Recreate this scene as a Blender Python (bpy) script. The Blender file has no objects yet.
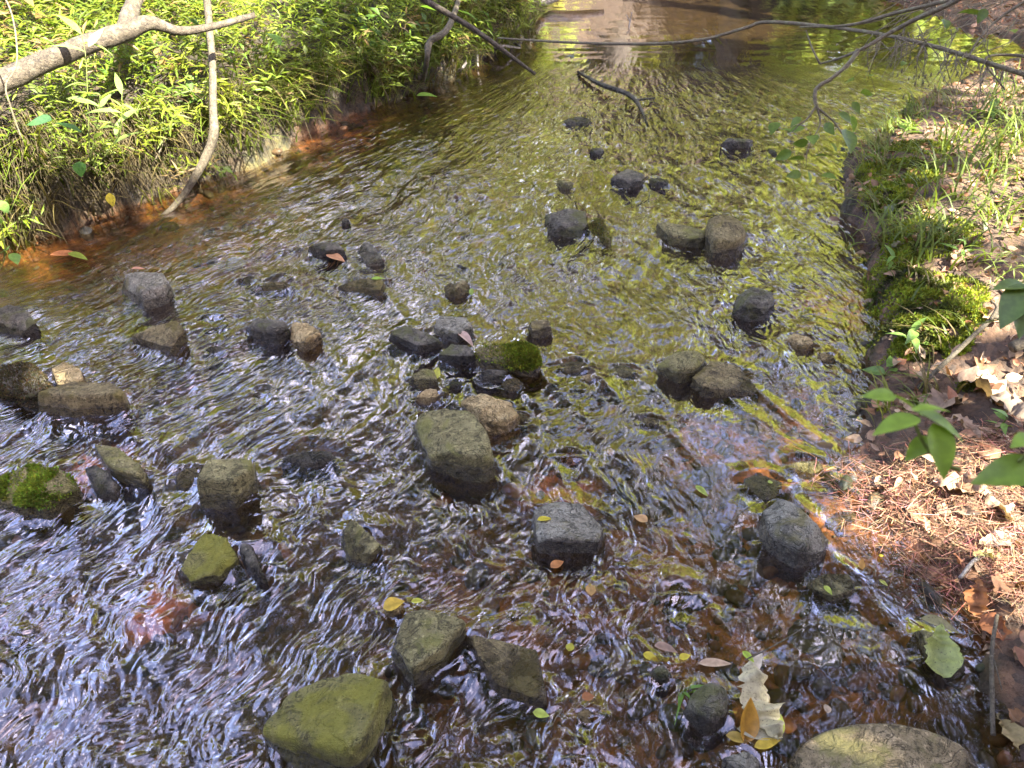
import bpy, bmesh, math, random
import numpy as np
from mathutils import Vector, Matrix
from mathutils.bvhtree import BVHTree

rng = np.random.default_rng(11)
rnd = random.Random(5)
scene = bpy.context.scene
col = scene.collection

# ------------------------------------------------------------------ camera
H, F_PX, PITCH = 1.5, 768.0, math.radians(38)
CAM = np.array([0.0, 0.0, H])
FW = np.array([0.0, math.cos(PITCH), -math.sin(PITCH)])
UP = np.array([0.0, math.sin(PITCH), math.cos(PITCH)])
RT = np.array([1.0, 0.0, 0.0])

def ray(px, py):
    return FW + RT * ((px - 512) / F_PX) + UP * ((384 - py) / F_PX)
def P(px, py, z=0.0):
    r = ray(px, py)
    return CAM + r * ((z - H) / r[2])
def D(px, py, d):
    return CAM + ray(px, py) * d

cd = bpy.data.cameras.new('camera')
cam = bpy.data.objects.new('camera', cd); col.objects.link(cam)
cam.location = CAM; cam.rotation_euler = (math.pi / 2 - PITCH, 0, 0)
cd.lens = 27; cd.sensor_width = 36; cd.clip_end = 500; cd.clip_start = 0.02
cd.dof.use_dof = True; cd.dof.focus_distance = 2.5; cd.dof.aperture_fstop = 8.5
scene.camera = cam

# ------------------------------------------------------------------ numpy noise
def _h(ix, iy, iz, s):
    n = (ix.astype(np.int64) * 374761393 + iy.astype(np.int64) * 668265263 + iz.astype(np.int64) * 1440662683 + s * 974634721) & 0xFFFFFFFF
    n = ((n ^ (n >> 13)) * 1274126177) & 0xFFFFFFFF
    n = (n ^ (n >> 16)) & 0xFFFFFFFF
    n = (n * 2246822519) & 0xFFFFFFFF
    return n ^ (n >> 15)
def gn2(x, y, s=0):
    ix, iy = np.floor(x), np.floor(y); fx, fy = x - ix, y - iy
    u, v = fx**3 * (fx * (fx * 6 - 15) + 10), fy**3 * (fy * (fy * 6 - 15) + 10)
    z = np.zeros_like(ix); out = 0
    for a in (0, 1):
        for b in (0, 1):
            h = _h(ix + a, iy + b, z, s) / 4294967296.0 * 2 * np.pi
            g = np.cos(h) * (fx - a) + np.sin(h) * (fy - b)
            out = out + g * (u if a else 1 - u) * (v if b else 1 - v)
    return out * 1.4
def gn3(p, s=0):
    i = np.floor(p); f = p - i
    w = f**3 * (f * (f * 6 - 15) + 10); out = 0
    for a in (0, 1):
        for b in (0, 1):
            for c in (0, 1):
                h = _h(i[:, 0] + a, i[:, 1] + b, i[:, 2] + c, s)
                th = (h & 0xFFFF) / 65536.0 * 2 * np.pi; zz = (h >> 16) / 32768.0 - 1; q = np.sqrt(np.maximum(0, 1 - zz * zz))
                g = q * np.cos(th) * (f[:, 0] - a) + q * np.sin(th) * (f[:, 1] - b) + zz * (f[:, 2] - c)
                out = out + g * (w[:, 0] if a else 1 - w[:, 0]) * (w[:, 1] if b else 1 - w[:, 1]) * (w[:, 2] if c else 1 - w[:, 2])
    return out * 1.3
def sstep(a, b, x):
    t = np.clip((x - a) / (b - a), 0, 1); return t * t * (3 - 2 * t)

# ------------------------------------------------------------------ mesh helpers
class Soup:
    def __init__(s): s.V = []; s.F = []; s.C = []; s.M = []; s.n = 0
    def add(s, V, F, c=(1, 1, 1), m=0):
        V = np.asarray(V, float); F = np.asarray(F, int)
        c = np.asarray(c, float)
        if c.ndim == 1: c = np.tile(c, (len(V), 1))
        s.V.append(V); s.F.append(F + s.n); s.C.append(c); s.M.append(np.full(len(F), m)); s.n += len(V)
    def build(s, name, mats, parent=None, loc=None, smooth=True, uv=None):
        V = np.concatenate(s.V); C = np.concatenate(s.C)
        lv = np.concatenate([f.ravel() for f in s.F]); tot = np.concatenate([np.full(len(f), f.shape[1]) for f in s.F])
        me = bpy.data.meshes.new(name)
        if loc is None: loc = np.zeros(3)
        loc = np.asarray(loc, float)
        me.vertices.add(len(V)); me.vertices.foreach_set('co', (V - loc).ravel())
        me.loops.add(len(lv)); me.loops.foreach_set('vertex_index', lv)
        me.polygons.add(len(tot))
        me.polygons.foreach_set('loop_start', np.concatenate([[0], np.cumsum(tot)[:-1]]))
        me.polygons.foreach_set('loop_total', tot)
        me.polygons.foreach_set('material_index', np.concatenate(s.M))
        me.polygons.foreach_set('use_smooth', np.full(len(tot), smooth))
        at = me.color_attributes.new('Col', 'FLOAT_COLOR', 'POINT')
        at.data.foreach_set('color', np.concatenate([C, np.ones((len(C), 1))], 1).ravel())
        if uv is not None:
            u = me.uv_layers.new(name='Flow'); u.data.foreach_set('uv', uv[lv].ravel())
        me.update(calc_edges=True)
        for m in (mats if isinstance(mats, (list, tuple)) else [mats]): me.materials.append(m)
        o = bpy.data.objects.new(name, me); col.objects.link(o); o.location = loc
        if parent is not None:
            o.parent = parent; o.location = Vector(loc) - parent.location
        return o
def tag(o, label=None, cat=None, group=None, kind=None):
    for k, v in (('label', label), ('category', cat), ('group', group), ('kind', kind)):
        if v: o[k] = v
    return o
def empty(name, loc):
    o = bpy.data.objects.new(name, None); col.objects.link(o); o.location = Vector(loc); o.empty_display_size = .05
    return o

def rots(yaw, pitch, roll):
    yaw, pitch, roll = np.broadcast_arrays(np.asarray(yaw, float), pitch, roll)
    cy, sy, cp, sp, cr, sr = np.cos(yaw), np.sin(yaw), np.cos(pitch), np.sin(pitch), np.cos(roll), np.sin(roll)
    X = np.stack([cy * cp, sy * cp, sp], -1)
    Y0 = np.stack([-sy, cy, np.zeros_like(cy)], -1)
    Z0 = np.cross(X, Y0)
    Y = Y0 * cr[..., None] + Z0 * sr[..., None]
    Z = np.cross(X, Y)
    return np.stack([X, Y, Z], -1)            # columns
def scatter(V, F, R, T, S):
    N = len(T); S = np.asarray(S, float)
    if S.ndim == 1: S = S[:, None] * np.ones(3)
    W = np.einsum('nij,nkj->nki', R, V[None] * S[:, None, :]) + T[:, None, :]
    FF = (F[None] + (np.arange(N) * len(V))[:, None, None]).reshape(-1, F.shape[1])
    return W.reshape(-1, 3), FF
def leaf_tpl(W=.4, n=4, fold=.12, curl=.15, prof='ovate', wave=0.0):
    V, F = [], []
    for i in range(n + 1):
        t = i / n
        if prof == 'ovate': w = math.sin(math.pi * min(1, t**.75)) ** .9
        elif prof == 'lance': w = math.sin(math.pi * t**.7) ** 1.1
        elif prof == 'round': w = math.sqrt(max(0, 1 - (2 * t - 1)**2))
        elif prof == 'blade': w = (1 - t**2.2) * .9 + .1 * (1 - t)
        w = max(w, .03) * W / 2
        z = -curl * t * t
        for sgn in (-1, 0, 1):
            V.append((t, sgn * w, z + fold * abs(sgn) * w * 2 + wave * math.sin(9 * t + sgn * 2.0)))
    for i in range(n):
        for k in (0, 1):
            a = i * 3 + k; F.append((a, a + 3, a + 4, a + 1))
    return np.array(V), np.array(F)
def smooth_path(pts, n):
    pts = np.asarray(pts, float); m = len(pts); out = []
    q = np.vstack([2 * pts[0] - pts[1], pts, 2 * pts[-1] - pts[-2]])
    for i in range(m - 1):
        p0, p1, p2, p3 = q[i], q[i + 1], q[i + 2], q[i + 3]
        for k in range(n):
            t = k / n
            out.append(.5 * (2 * p1 + (p2 - p0) * t + (2 * p0 - 5 * p1 + 4 * p2 - p3) * t * t + (3 * p1 - p0 - 3 * p2 + p3) * t**3))
    out.append(pts[-1]); return np.array(out)
def tube(pts, rad, seg=8, sub=5, rough=.0, seed=0):
    """pts (m,3), rad per point"""
    pts = np.asarray(pts, float); rad = np.asarray(rad, float)
    Q = smooth_path(np.column_stack([pts, rad]), sub)
    p, r = Q[:, :3], np.maximum(Q[:, 3], 1e-4)
    tan = np.gradient(p, axis=0); tan /= np.linalg.norm(tan, axis=1)[:, None] + 1e-12
    a = np.cross(tan[0], [0.3, .2, .9]); a /= np.linalg.norm(a); N = [a]
    for t in tan[1:]:
        a = N[-1] - t * np.dot(N[-1], t); N.append(a / np.linalg.norm(a))
    N = np.array(N); B = np.cross(tan, N)
    an = np.arange(seg) / seg * 2 * np.pi
    V = p[:, None] + r[:, None, None] * (np.cos(an)[None, :, None] * N[:, None] + np.sin(an)[None, :, None] * B[:, None])
    V = V.reshape(-1, 3)
    if rough:
        d = V - np.repeat(p, seg, 0)
        L = r.mean()
        V = V + d * (rough * gn3(V / (L * 2.2), seed) + rough * .6 * gn3(V / (L * .8), seed + 1))[:, None]
    k = len(p); F = []
    for i in range(k - 1):
        for j in range(seg):
            F.append((i * seg + j, i * seg + (j + 1) % seg, (i + 1) * seg + (j + 1) % seg, (i + 1) * seg + j))
    V = np.vstack([V, p[0], p[-1]]); F = np.array(F)
    T = np.array([(k * seg, (j + 1) % seg, j, j) for j in range(seg)] + [(k * seg + 1, (k - 1) * seg + j, (k - 1) * seg + (j + 1) % seg, (k - 1) * seg + j) for j in range(seg)])
    return V, F, T[:, :3]
def add_tube(s, pts, rad, c=(1, 1, 1), m=0, **kw):
    V, F, T = tube(pts, rad, **kw)
    n0 = s.n; s.add(V, F, c, m)
    s.F.append(T + n0); s.M.append(np.full(len(T), m))
def jig(c, n, v=.25, hue=.12):
    c = np.asarray(c, float)
    k = 1 + v * rng.normal(0, 1, (n, 1)).clip(-2, 2)
    return np.clip(c[None] * k * (1 + hue * rng.normal(0, 1, (n, 3)).clip(-2, 2)), .003, .9)

# ------------------------------------------------------------------ materials
def nmat(name):
    m = bpy.data.materials.new(name); m.use_nodes = True
    nt = m.node_tree; nt.nodes.clear(); return m, nt
def nd(nt, t, **kw):
    n = nt.nodes.new(t)
    for k, v in kw.items():
        if k.startswith('i_'): n.inputs[k[2:].replace('_', ' ')].default_value = v
        else: setattr(n, k, v)
    return n
def mixc(nt, fac, a, b, mode='MIX'):
    n = nt.nodes.new('ShaderNodeMix'); n.data_type = 'RGBA'; n.blend_type = mode
    for sock, v in ((n.inputs[0], fac), (n.inputs[6], a), (n.inputs[7], b)):
        if isinstance(v, bpy.types.NodeSocket): nt.links.new(v, sock)
        elif isinstance(v, (int, float)): sock.default_value = v
        else: sock.default_value = (*v, 1) if len(v) == 3 else v
    return n.outputs[2]
def mth(nt, op, a, b=None, clamp=False):
    n = nt.nodes.new('ShaderNodeMath'); n.operation = op; n.use_clamp = clamp
    for i, v in enumerate((a, b)):
        if v is None: continue
        if isinstance(v, bpy.types.NodeSocket): nt.links.new(v, n.inputs[i])
        else: n.inputs[i].default_value = v
    return n.outputs[0]
def noise(nt, vec, scale, detail=4, rough=.55, dist=0.0):
    n = nd(nt, 'ShaderNodeTexNoise'); n.inputs['Scale'].default_value = scale; n.inputs['Detail'].default_value = detail
    n.inputs['Roughness'].default_value = rough; n.inputs['Distortion'].default_value = dist
    if vec is not None: nt.links.new(vec, n.inputs['Vector'])
    return n.outputs['Fac']
def ramp(nt, v, a, b):
    n = nd(nt, 'ShaderNodeMapRange'); n.interpolation_type = 'SMOOTHSTEP'
    n.inputs['From Min'].default_value = a; n.inputs['From Max'].default_value = b
    nt.links.new(v, n.inputs['Value']); return n.outputs[0]
def finish(nt, sh):
    o = nd(nt, 'ShaderNodeOutputMaterial'); nt.links.new(sh, o.inputs['Surface'])

def rock_mat(name, c1, c2, patch=(.2, .2, .05), patch_amt=.25, wet=.03, rough=.85):
    m, nt = nmat(name)
    geo = nd(nt, 'ShaderNodeNewGeometry'); pos = geo.outputs['Position']
    sx = nd(nt, 'ShaderNodeSeparateXYZ'); nt.links.new(pos, sx.inputs[0])
    sn = nd(nt, 'ShaderNodeSeparateXYZ'); nt.links.new(geo.outputs['Normal'], sn.inputs[0])
    n1 = noise(nt, pos, 16, 6, .65); n2 = noise(nt, pos, 70, 5, .7); n3 = noise(nt, pos, 260, 3, .6); n4 = noise(nt, pos, 9, 4, .6, .6)
    c = mixc(nt, ramp(nt, n1, .35, .65), c1, c2)
    c = mixc(nt, ramp(nt, n2, .52, .72), c, tuple(x * 1.6 for x in c2))
    c = mixc(nt, ramp(nt, n3, .54, .68), c, tuple(x * .35 for x in c1))
    n5 = noise(nt, pos, 28, 6, .75, 1.2)
    c = mixc(nt, mth(nt, 'MULTIPLY', ramp(nt, n5, .52, .62), .75), c, tuple(x * .4 for x in c1))
    ck = mth(nt, 'ABSOLUTE', mth(nt, 'SUBTRACT', noise(nt, pos, 13, 3, .6, 1.5), .5))
    ckm = mth(nt, 'SUBTRACT', 1.0, ramp(nt, ck, .004, .022))
    c = mixc(nt, mth(nt, 'MULTIPLY', ckm, .7), c, tuple(x * .25 for x in c1))
    pm = mth(nt, 'MULTIPLY', ramp(nt, n4, .62 - patch_amt * .5, .70 - patch_amt * .3), mth(nt, 'MULTIPLY', ramp(nt, sn.outputs[2], -.1, .6), .85))
    c = mixc(nt, pm, c, mixc(nt, n2, tuple(x * .6 for x in patch), tuple(x * 1.3 for x in patch)))
    side = mth(nt, 'SUBTRACT', 1.0, ramp(nt, sn.outputs[2], .25, .75))  # wet darkening reaches higher on steep sides, painting in deeper side shade
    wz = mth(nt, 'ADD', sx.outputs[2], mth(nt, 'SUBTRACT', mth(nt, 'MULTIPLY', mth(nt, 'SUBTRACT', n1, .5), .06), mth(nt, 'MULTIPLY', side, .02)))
    wet_shade = mth(nt, 'SUBTRACT', 1.0, ramp(nt, wz, wet * .5, wet * 1.15))
    c = mixc(nt, wet_shade, c, mixc(nt, .8, c, (.22, .2, .16), 'MULTIPLY'))
    b = nd(nt, 'ShaderNodeBsdfPrincipled'); nt.links.new(c, b.inputs['Base Color'])
    r = mth(nt, 'SUBTRACT', rough, mth(nt, 'MULTIPLY', wet_shade, rough - .22)); nt.links.new(r, b.inputs['Roughness']); b.inputs['Specular IOR Level'].default_value = .3
    hh = mth(nt, 'SUBTRACT', mth(nt, 'ADD', mth(nt, 'MULTIPLY', n2, .7), mth(nt, 'ADD', n1, mth(nt, 'MULTIPLY', n3, .35))), mth(nt, 'MULTIPLY', ckm, .25))
    bp = nd(nt, 'ShaderNodeBump'); bp.inputs['Strength'].default_value = 1; bp.inputs['Distance'].default_value = .02
    nt.links.new(hh, bp.inputs['Height']); nt.links.new(bp.outputs[0], b.inputs['Normal'])
    finish(nt, b.outputs[0]); return m

def leaf_mat(name, trans=.4, rough=.45, spots=False, vein=0.0):
    m, nt = nmat(name)
    a = nd(nt, 'ShaderNodeVertexColor'); a.layer_name = 'Col'
    geo = nd(nt, 'ShaderNodeNewGeometry')
    c = a.outputs[0]
    n1 = noise(nt, geo.outputs['Position'], 90, 3)
    c = mixc(nt, ramp(nt, n1, .3, .7), mixc(nt, 1.0, c, (.7, .7, .7), 'MULTIPLY'), c)
    if spots:
        n2 = noise(nt, geo.outputs['Position'], 220, 4, .7)
        c = mixc(nt, ramp(nt, n2, .58, .66), c, (.05, .03, .012))
    b = nd(nt, 'ShaderNodeBsdfPrincipled'); nt.links.new(c, b.inputs['Base Color'])
    b.inputs['Roughness'].default_value = rough; b.inputs['Specular IOR Level'].default_value = .35
    t = nd(nt, 'ShaderNodeBsdfTranslucent'); nt.links.new(mixc(nt, 1.0, c, (1.15, 1.1, .6), 'MULTIPLY'), t.inputs['Color'])
    mx = nd(nt, 'ShaderNodeMixShader'); mx.inputs[0].default_value = trans
    nt.links.new(b.outputs[0], mx.inputs[1]); nt.links.new(t.outputs[0], mx.inputs[2])
    finish(nt, mx.outputs[0]); return m

def bark_mat(name, c1, c2, sc=60, lich=(.3, .3, .24), la=.3):
    m, nt = nmat(name)
    geo = nd(nt, 'ShaderNodeNewGeometry'); pos = geo.outputs['Position']
    n1 = noise(nt, pos, sc, 5, .7, 1.0); n2 = noise(nt, pos, sc * .4, 4, .6)
    c = mixc(nt, ramp(nt, n1, .35, .65), c1, c2)
    c = mixc(nt, mth(nt, 'MULTIPLY', ramp(nt, n2, .5, .62), la * 2), c, lich)
    b = nd(nt, 'ShaderNodeBsdfPrincipled'); nt.links.new(c, b.inputs['Base Color']); b.inputs['Roughness'].default_value = .8
    bp = nd(nt, 'ShaderNodeBump'); bp.inputs['Strength'].default_value = .9; bp.inputs['Distance'].default_value = .006
    nt.links.new(n1, bp.inputs['Height']); nt.links.new(bp.outputs[0], b.inputs['Normal'])
    finish(nt, b.outputs[0]); return m

def ground_mat():
    m, nt = nmat('soil')
    a = nd(nt, 'ShaderNodeVertexColor'); a.layer_name = 'Col'
    geo = nd(nt, 'ShaderNodeNewGeometry'); pos = geo.outputs['Position']
    n1 = noise(nt, pos, 14, 6, .65, .4); n2 = noise(nt, pos, 75, 5, .7)
    v = nd(nt, 'ShaderNodeTexVoronoi'); v.inputs['Scale'].default_value = 38; v.inputs['Randomness'].default_value = 1
    nt.links.new(pos, v.inputs['Vector'])
    c = mixc(nt, 1.0, a.outputs[0], mixc(nt, ramp(nt, n1, .3, .7), (.45, .42, .4), (1.5, 1.4, 1.25)), 'MULTIPLY')
    hs = nd(nt, 'ShaderNodeSeparateColor'); nt.links.new(v.outputs['Color'], hs.inputs[0])
    peb = mixc(nt, hs.outputs[0], (.5, .5, .5), (1.9, 1.6, 1.3))
    c = mixc(nt, .7, c, mixc(nt, 1.0, c, peb, 'MULTIPLY'))
    c = mixc(nt, mth(nt, 'MULTIPLY', ramp(nt, n2, .55, .7), .6), c, (.03, .022, .012))
    b = nd(nt, 'ShaderNodeBsdfPrincipled'); nt.links.new(c, b.inputs['Base Color']); b.inputs['Roughness'].default_value = .8
    bp = nd(nt, 'ShaderNodeBump'); bp.inputs['Strength'].default_value = 1; bp.inputs['Distance'].default_value = .012
    hgt = mth(nt, 'SUBTRACT', mth(nt, 'ADD', n1, n2), mth(nt, 'MULTIPLY', v.outputs['Distance'], .9))
    nt.links.new(hgt, bp.inputs['Height']); nt.links.new(bp.outputs[0], b.inputs['Normal'])
    finish(nt, b.outputs[0]); return m

def water_mat():
    m, nt = nmat('stream_water')
    uv = nd(nt, 'ShaderNodeUVMap'); uv.uv_map = 'Flow'
    a = nd(nt, 'ShaderNodeVertexColor'); a.layer_name = 'Col'
    sp = nd(nt, 'ShaderNodeSeparateColor'); nt.links.new(a.outputs[0], sp.inputs[0])
    amp = sp.outputs[0]
    def layer(sx_, sy_, rot, f1, f2):
        mp = nd(nt, 'ShaderNodeMapping'); mp.inputs['Scale'].default_value = (sx_, sy_, 1); mp.inputs['Rotation'].default_value = (0, 0, rot); nt.links.new(uv.outputs[0], mp.inputs[0])
        return mth(nt, 'ADD', noise(nt, mp.outputs[0], f1, 1, .45, .9), mth(nt, 'MULTIPLY', noise(nt, mp.outputs[0], f2, 0, .5, .6), .32))
    near, far = layer(1, .38, .12, 42, 76), layer(1, .42, -.1, 20, 36)
    mxh = nd(nt, 'ShaderNodeMix'); nt.links.new(sp.outputs[2], mxh.inputs[0]); nt.links.new(near, mxh.inputs[2]); nt.links.new(mth(nt, 'MULTIPLY', far, 2.0), mxh.inputs[3])
    h = mxh.outputs[0]
    bp = nd(nt, 'ShaderNodeBump'); bp.inputs['Strength'].default_value = 1
    nt.links.new(mth(nt, 'MULTIPLY', h, amp), bp.inputs['Height']); bp.inputs['Distance'].default_value = .0115
    lw = nd(nt, 'ShaderNodeLayerWeight'); lw.inputs['Blend'].default_value = .5; nt.links.new(bp.outputs[0], lw.inputs['Normal'])
    fac = mth(nt, 'ADD', .072, mth(nt, 'MULTIPLY', mth(nt, 'POWER', lw.outputs['Facing'], 2.35), .92))
    gl = nd(nt, 'ShaderNodeBsdfGlossy'); gl.inputs['Roughness'].default_value = .06; gl.inputs['Color'].default_value = (1, .95, 1, 1); nt.links.new(bp.outputs[0], gl.inputs['Normal'])
    tr = nd(nt, 'ShaderNodeBsdfTransparent'); tr.inputs['Color'].default_value = (.72, .62, .45, 1)
    mx = nd(nt, 'ShaderNodeMixShader'); nt.links.new(fac, mx.inputs[0]); nt.links.new(tr.outputs[0], mx.inputs[1]); nt.links.new(gl.outputs[0], mx.inputs[2])
    finish(nt, mx.outputs[0]); return m

M_GROUND, M_WATER = ground_mat(), water_mat()
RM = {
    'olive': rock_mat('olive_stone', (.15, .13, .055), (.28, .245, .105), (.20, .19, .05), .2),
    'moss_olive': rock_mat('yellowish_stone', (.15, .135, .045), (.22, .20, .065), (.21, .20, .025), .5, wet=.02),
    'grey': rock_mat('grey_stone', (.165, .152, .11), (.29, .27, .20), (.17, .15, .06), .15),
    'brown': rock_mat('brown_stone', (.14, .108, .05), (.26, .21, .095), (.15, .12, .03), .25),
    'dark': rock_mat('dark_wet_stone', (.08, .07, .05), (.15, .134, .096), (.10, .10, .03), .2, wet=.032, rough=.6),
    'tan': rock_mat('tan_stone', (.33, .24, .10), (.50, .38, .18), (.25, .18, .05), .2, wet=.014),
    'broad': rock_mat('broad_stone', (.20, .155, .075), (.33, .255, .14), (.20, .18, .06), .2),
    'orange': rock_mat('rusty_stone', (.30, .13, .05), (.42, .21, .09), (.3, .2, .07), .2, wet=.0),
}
M_LEAF = leaf_mat('green_leaf', .42, .42)
M_GRASS = leaf_mat('grass_blade', .45, .5)
M_DEAD = leaf_mat('dead_leaf', .18, .7)
M_YELLOW = leaf_mat('yellow_leaf', .3, .4)
M_SPOT = leaf_mat('spotted_leaf', .25, .45, True)
M_FAR = leaf_mat('sun_toned_leaf', .6, .5)  # far leaves: translucency raised so their reflection looks sunlit
M_SHADE = leaf_mat('shade_toned_leaf', .15, .5)  # canopy leaves: translucency cut so they mirror as dark shade
M_MOSS = leaf_mat('moss_tip', .3, .8)
M_DRY = leaf_mat('dry_stem', .1, .8)
M_BARK = bark_mat('grey_bark', (.022, .016, .009), (.085, .066, .038), 90, (.12, .10, .065), .3)
M_BARK2 = bark_mat('pale_bark', (.04, .03, .016), (.11, .09, .052), 110, (.14, .12, .075), .3)
M_TWIG = bark_mat('brown_twig', (.08, .06, .034), (.16, .13, .075), 120, (.2, .19, .1), .3)
M_DRIFT = bark_mat('bleached_wood', (.14, .12, .1), (.28, .25, .21), 90, (.1, .08, .06), .3)
M_TRUNK = bark_mat('forest_trunk', (.035, .028, .018), (.08, .066, .045), 6, (.16, .16, .12), .3)

# ------------------------------------------------------------------ terrain
LEFT = [(-1.6, -4.2), (-2.9, -2.6), (-2.75, 1.0)] + [tuple(P(x, y)[:2]) for x, y in ((0, 245), (60, 234), (105, 213), (160, 196), (215, 180), (262, 163), (298, 138), (345, 118), (395, 98), (430, 88), (470, 66), (512, 46), (530, 27), (527, 8))]
FAR = [(-.1, 8.6), (-.5, 10), (.2, 11.2), (3, 11.6), (4.3, 10.3), (3.9, 8.4)]
RIGHT = [tuple(P(x, y)[:2]) for x, y in ((868, -8), (915, 4), (960, 24), (1020, 40), (1030, 54), (995, 70), (960, 84), (922, 97), (906, 114), (880, 136), (852, 160), (843, 185), (847, 215), (863, 245), (869, 275), (872, 310), (876, 345), (873, 380), (868, 410), (862, 440), (860, 470), (880, 505), (925, 556), (962, 602), (985, 650), (1000, 700), (1015, 768))] + [(1.05, .4), (1.1, -3)]
POLY = np.array(LEFT + FAR + RIGHT)

def sdist(x, y):
    """positive on land, negative in water"""
    x = np.asarray(x, float); y = np.asarray(y, float); sh = x.shape
    x, y = x.ravel(), y.ravel()
    d = np.full(x.shape, 1e9); ins = np.zeros(x.shape, bool)
    for i in range(len(POLY)):
        a, b = POLY[i], POLY[(i + 1) % len(POLY)]
        e = b - a; L = e @ e
        t = np.clip(((x - a[0]) * e[0] + (y - a[1]) * e[1]) / L, 0, 1)
        d = np.minimum(d, (x - a[0] - t * e[0])**2 + (y - a[1] - t * e[1])**2)
        c = ((a[1] > y) != (b[1] > y))
        if a[1] != b[1]: ins ^= c & (x < e[0] * (y - a[1]) / e[1] + a[0])
    d = np.sqrt(d); return np.where(ins, -d, d).reshape(sh)
BAR = P(602, 19); BARD = (P(645, 19)[0] - P(602, 19)[0], P(602, 5)[1] - P(602, 19)[1])
def gz(x, y, fine=True):
    x = np.asarray(x, float); y = np.asarray(y, float)
    d = sdist(x, y)
    d = d + .055 * gn2(x * 5, y * 5, 3) + .03 * gn2(x * 13, y * 13, 4) + .012 * gn2(x * 34, y * 34, 6)
    dl = np.maximum(d, 0)
    n = gn2(x * 2.2, y * 2.2, 1) * .05 + gn2(x * 7, y * 7, 2) * .022
    if fine: n = n + gn2(x * 22, y * 22, 5) * .008
    zl = .06 * sstep(0, .05, dl) + .34 * (1 - np.exp(-dl / .2)) + .12 * np.minimum(dl, 7)
    near = sstep(2.05, 1.75, y)
    zr = (.09 * sstep(0, .04, dl) + .07 * (1 - np.exp(-dl / .25))) * (1 - near) + (.02 * sstep(0, .05, dl) + .05 * (1 - np.exp(-dl / .3))) * near + .07 * np.minimum(dl, 8)
    zr = zr * (1 - .6 * sstep(3.2, 4.3, y))
    zf = 1.5 * sstep(0, .8, dl) + .2 * np.minimum(dl, 12)
    xm = np.clip(.25 * (y - 2), -.3, 2.2)
    wl = sstep(xm + .2, xm - .2, x)
    land = zl * wl + zr * (1 - wl)
    ff = sstep(8.3, 9.6, y) * sstep(30, 10, np.abs(x - 2) * 0 + 10)
    land = land * (1 - ff) + np.where(x < -1.5, zl, zf) * ff
    land = land + .75 * np.clip(-3.2 - y, 0, 9) * sstep(0, .8, dl) + .5 * np.clip(x - 5.5, 0, 9) * sstep(0, .5, dl) * sstep(9, 7, y) + .4 * np.clip(-6.5 - x, 0, 9) * sstep(0, .5, dl)  # unseen slopes behind and beside the stream, added to block horizon light
    dw = np.maximum(-d, 0)
    shallow = sstep(-.1, .6, x - .25 * (y - .9)) * sstep(2.6, 1.7, y)
    bed = -(.012 + np.minimum(.10 - .05 * shallow, .22 * dw)) - .35 * sstep(5, 6.5, y) * sstep(0, .8, dw)
    
    z = np.where(d > 0, land + n * np.clip(dl / .12, .15, 1), bed + n * .55 * np.clip(dw / .2, 0, 1))
    q = ((x - BAR[0]) / BARD[0])**2 + ((y - BAR[1]) / BARD[1])**2
    z = z + .15 * np.exp(-q * 1.2) * (d < 0)
    return z
def G(px, py):
    """pixel -> point on the terrain or water"""
    r = ray(px, py); t = np.linspace(.6, 14, 1400)
    p = CAM + r * t[:, None]
    h = np.maximum(gz(p[:, 0], p[:, 1]), 0)
    k = np.argmax(p[:, 2] < h)
    return p[k]

ys = np.concatenate([np.arange(-3, .3, .15), np.arange(.3, 4, .022), np.arange(4, 8.5, .04), np.arange(8.5, 16, .15), np.array([17, 19, 22, 27, 35, 50, 80, 140])])
ys = np.concatenate([[-120, -60, -30, -15, -8, -5], ys])
xs = np.concatenate([[-140, -80, -45, -25, -15, -10, -8], np.arange(-6.5, -4, .1), np.arange(-4, 2.6, .025), np.arange(2.6, 5, .06), np.arange(5, 8, .2), [8.5, 10, 13, 18, 26, 45, 80, 140]])
X, Y = np.meshgrid(xs, ys); x, y = X.ravel(), Y.ravel()
z = gz(x, y); d = sdist(x, y)
soil = np.array([.028, .022, .011]); bed = np.array([.055, .042, .018]); rust = np.array([.42, .17, .07])
c = np.where(((d > 0) | ((z > .0) & (d > -.2)))[:, None], soil, bed)
nz = gn2(x * 1.6, y * 1.6, 9)[:, None]
c = c * (1 + .5 * nz)
olive = sstep(.05, .4, gn2(x * 1.1 + 7, y * 1.1, 12))[:, None] * (d < 0)[:, None]
c = c * (1 - .5 * olive) + np.array([.07, .08, .025]) * .5 * olive
q = ((x - BAR[0]) / BARD[0])**2 + ((y - BAR[1]) / BARD[1])**2
w = (sstep(2.6, .9, q) * sstep(-.08, .0, z) * (d < 0))[:, None]; c = c * (1 - w) + rust * w
# reddish underwater gravel patches, brown litter shore
for (px, py, rr, cc) in ((735, 432, .20, (.22, .13, .09)), (800, 400, .12, (.24, .13, .07)), (900, 500, .30, (.20, .12, .075)), (760, 560, .22, (.24, .135, .055)), (800, 620, .3, (.18, .115, .045)), (690, 560, .2, (.16, .1, .045)), (640, 700, .2, (.14, .09, .04)), (840, 300, .16, (.26, .13, .07)), (190, 215, .45, (.10, .055, .018)), (330, 125, .35, (.13, .07, .03)), (60, 240, .3, (.09, .05, .018)), (560, 470, .1, (.32, .15, .06)), (520, 610, .35, (.12, .075, .03)), (150, 580, .1, (.3, .14, .08)), (90, 440, .1, (.34, .15, .08))):
    p0 = P(px, py); dd = np.hypot(x - p0[0], y - p0[1]); w = (sstep(rr * 1.25, rr * .5, dd + .06 * gn2(x * 9, y * 9, 31)))[:, None]
    if (px, py) != (900, 500): w = w * (sstep(.03, -.03, d) * sstep(.0, -.015, z))[:, None]
    c = c * (1 - w) + np.array(cc) * np.array([1.05, .98, .95]) * w
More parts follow.
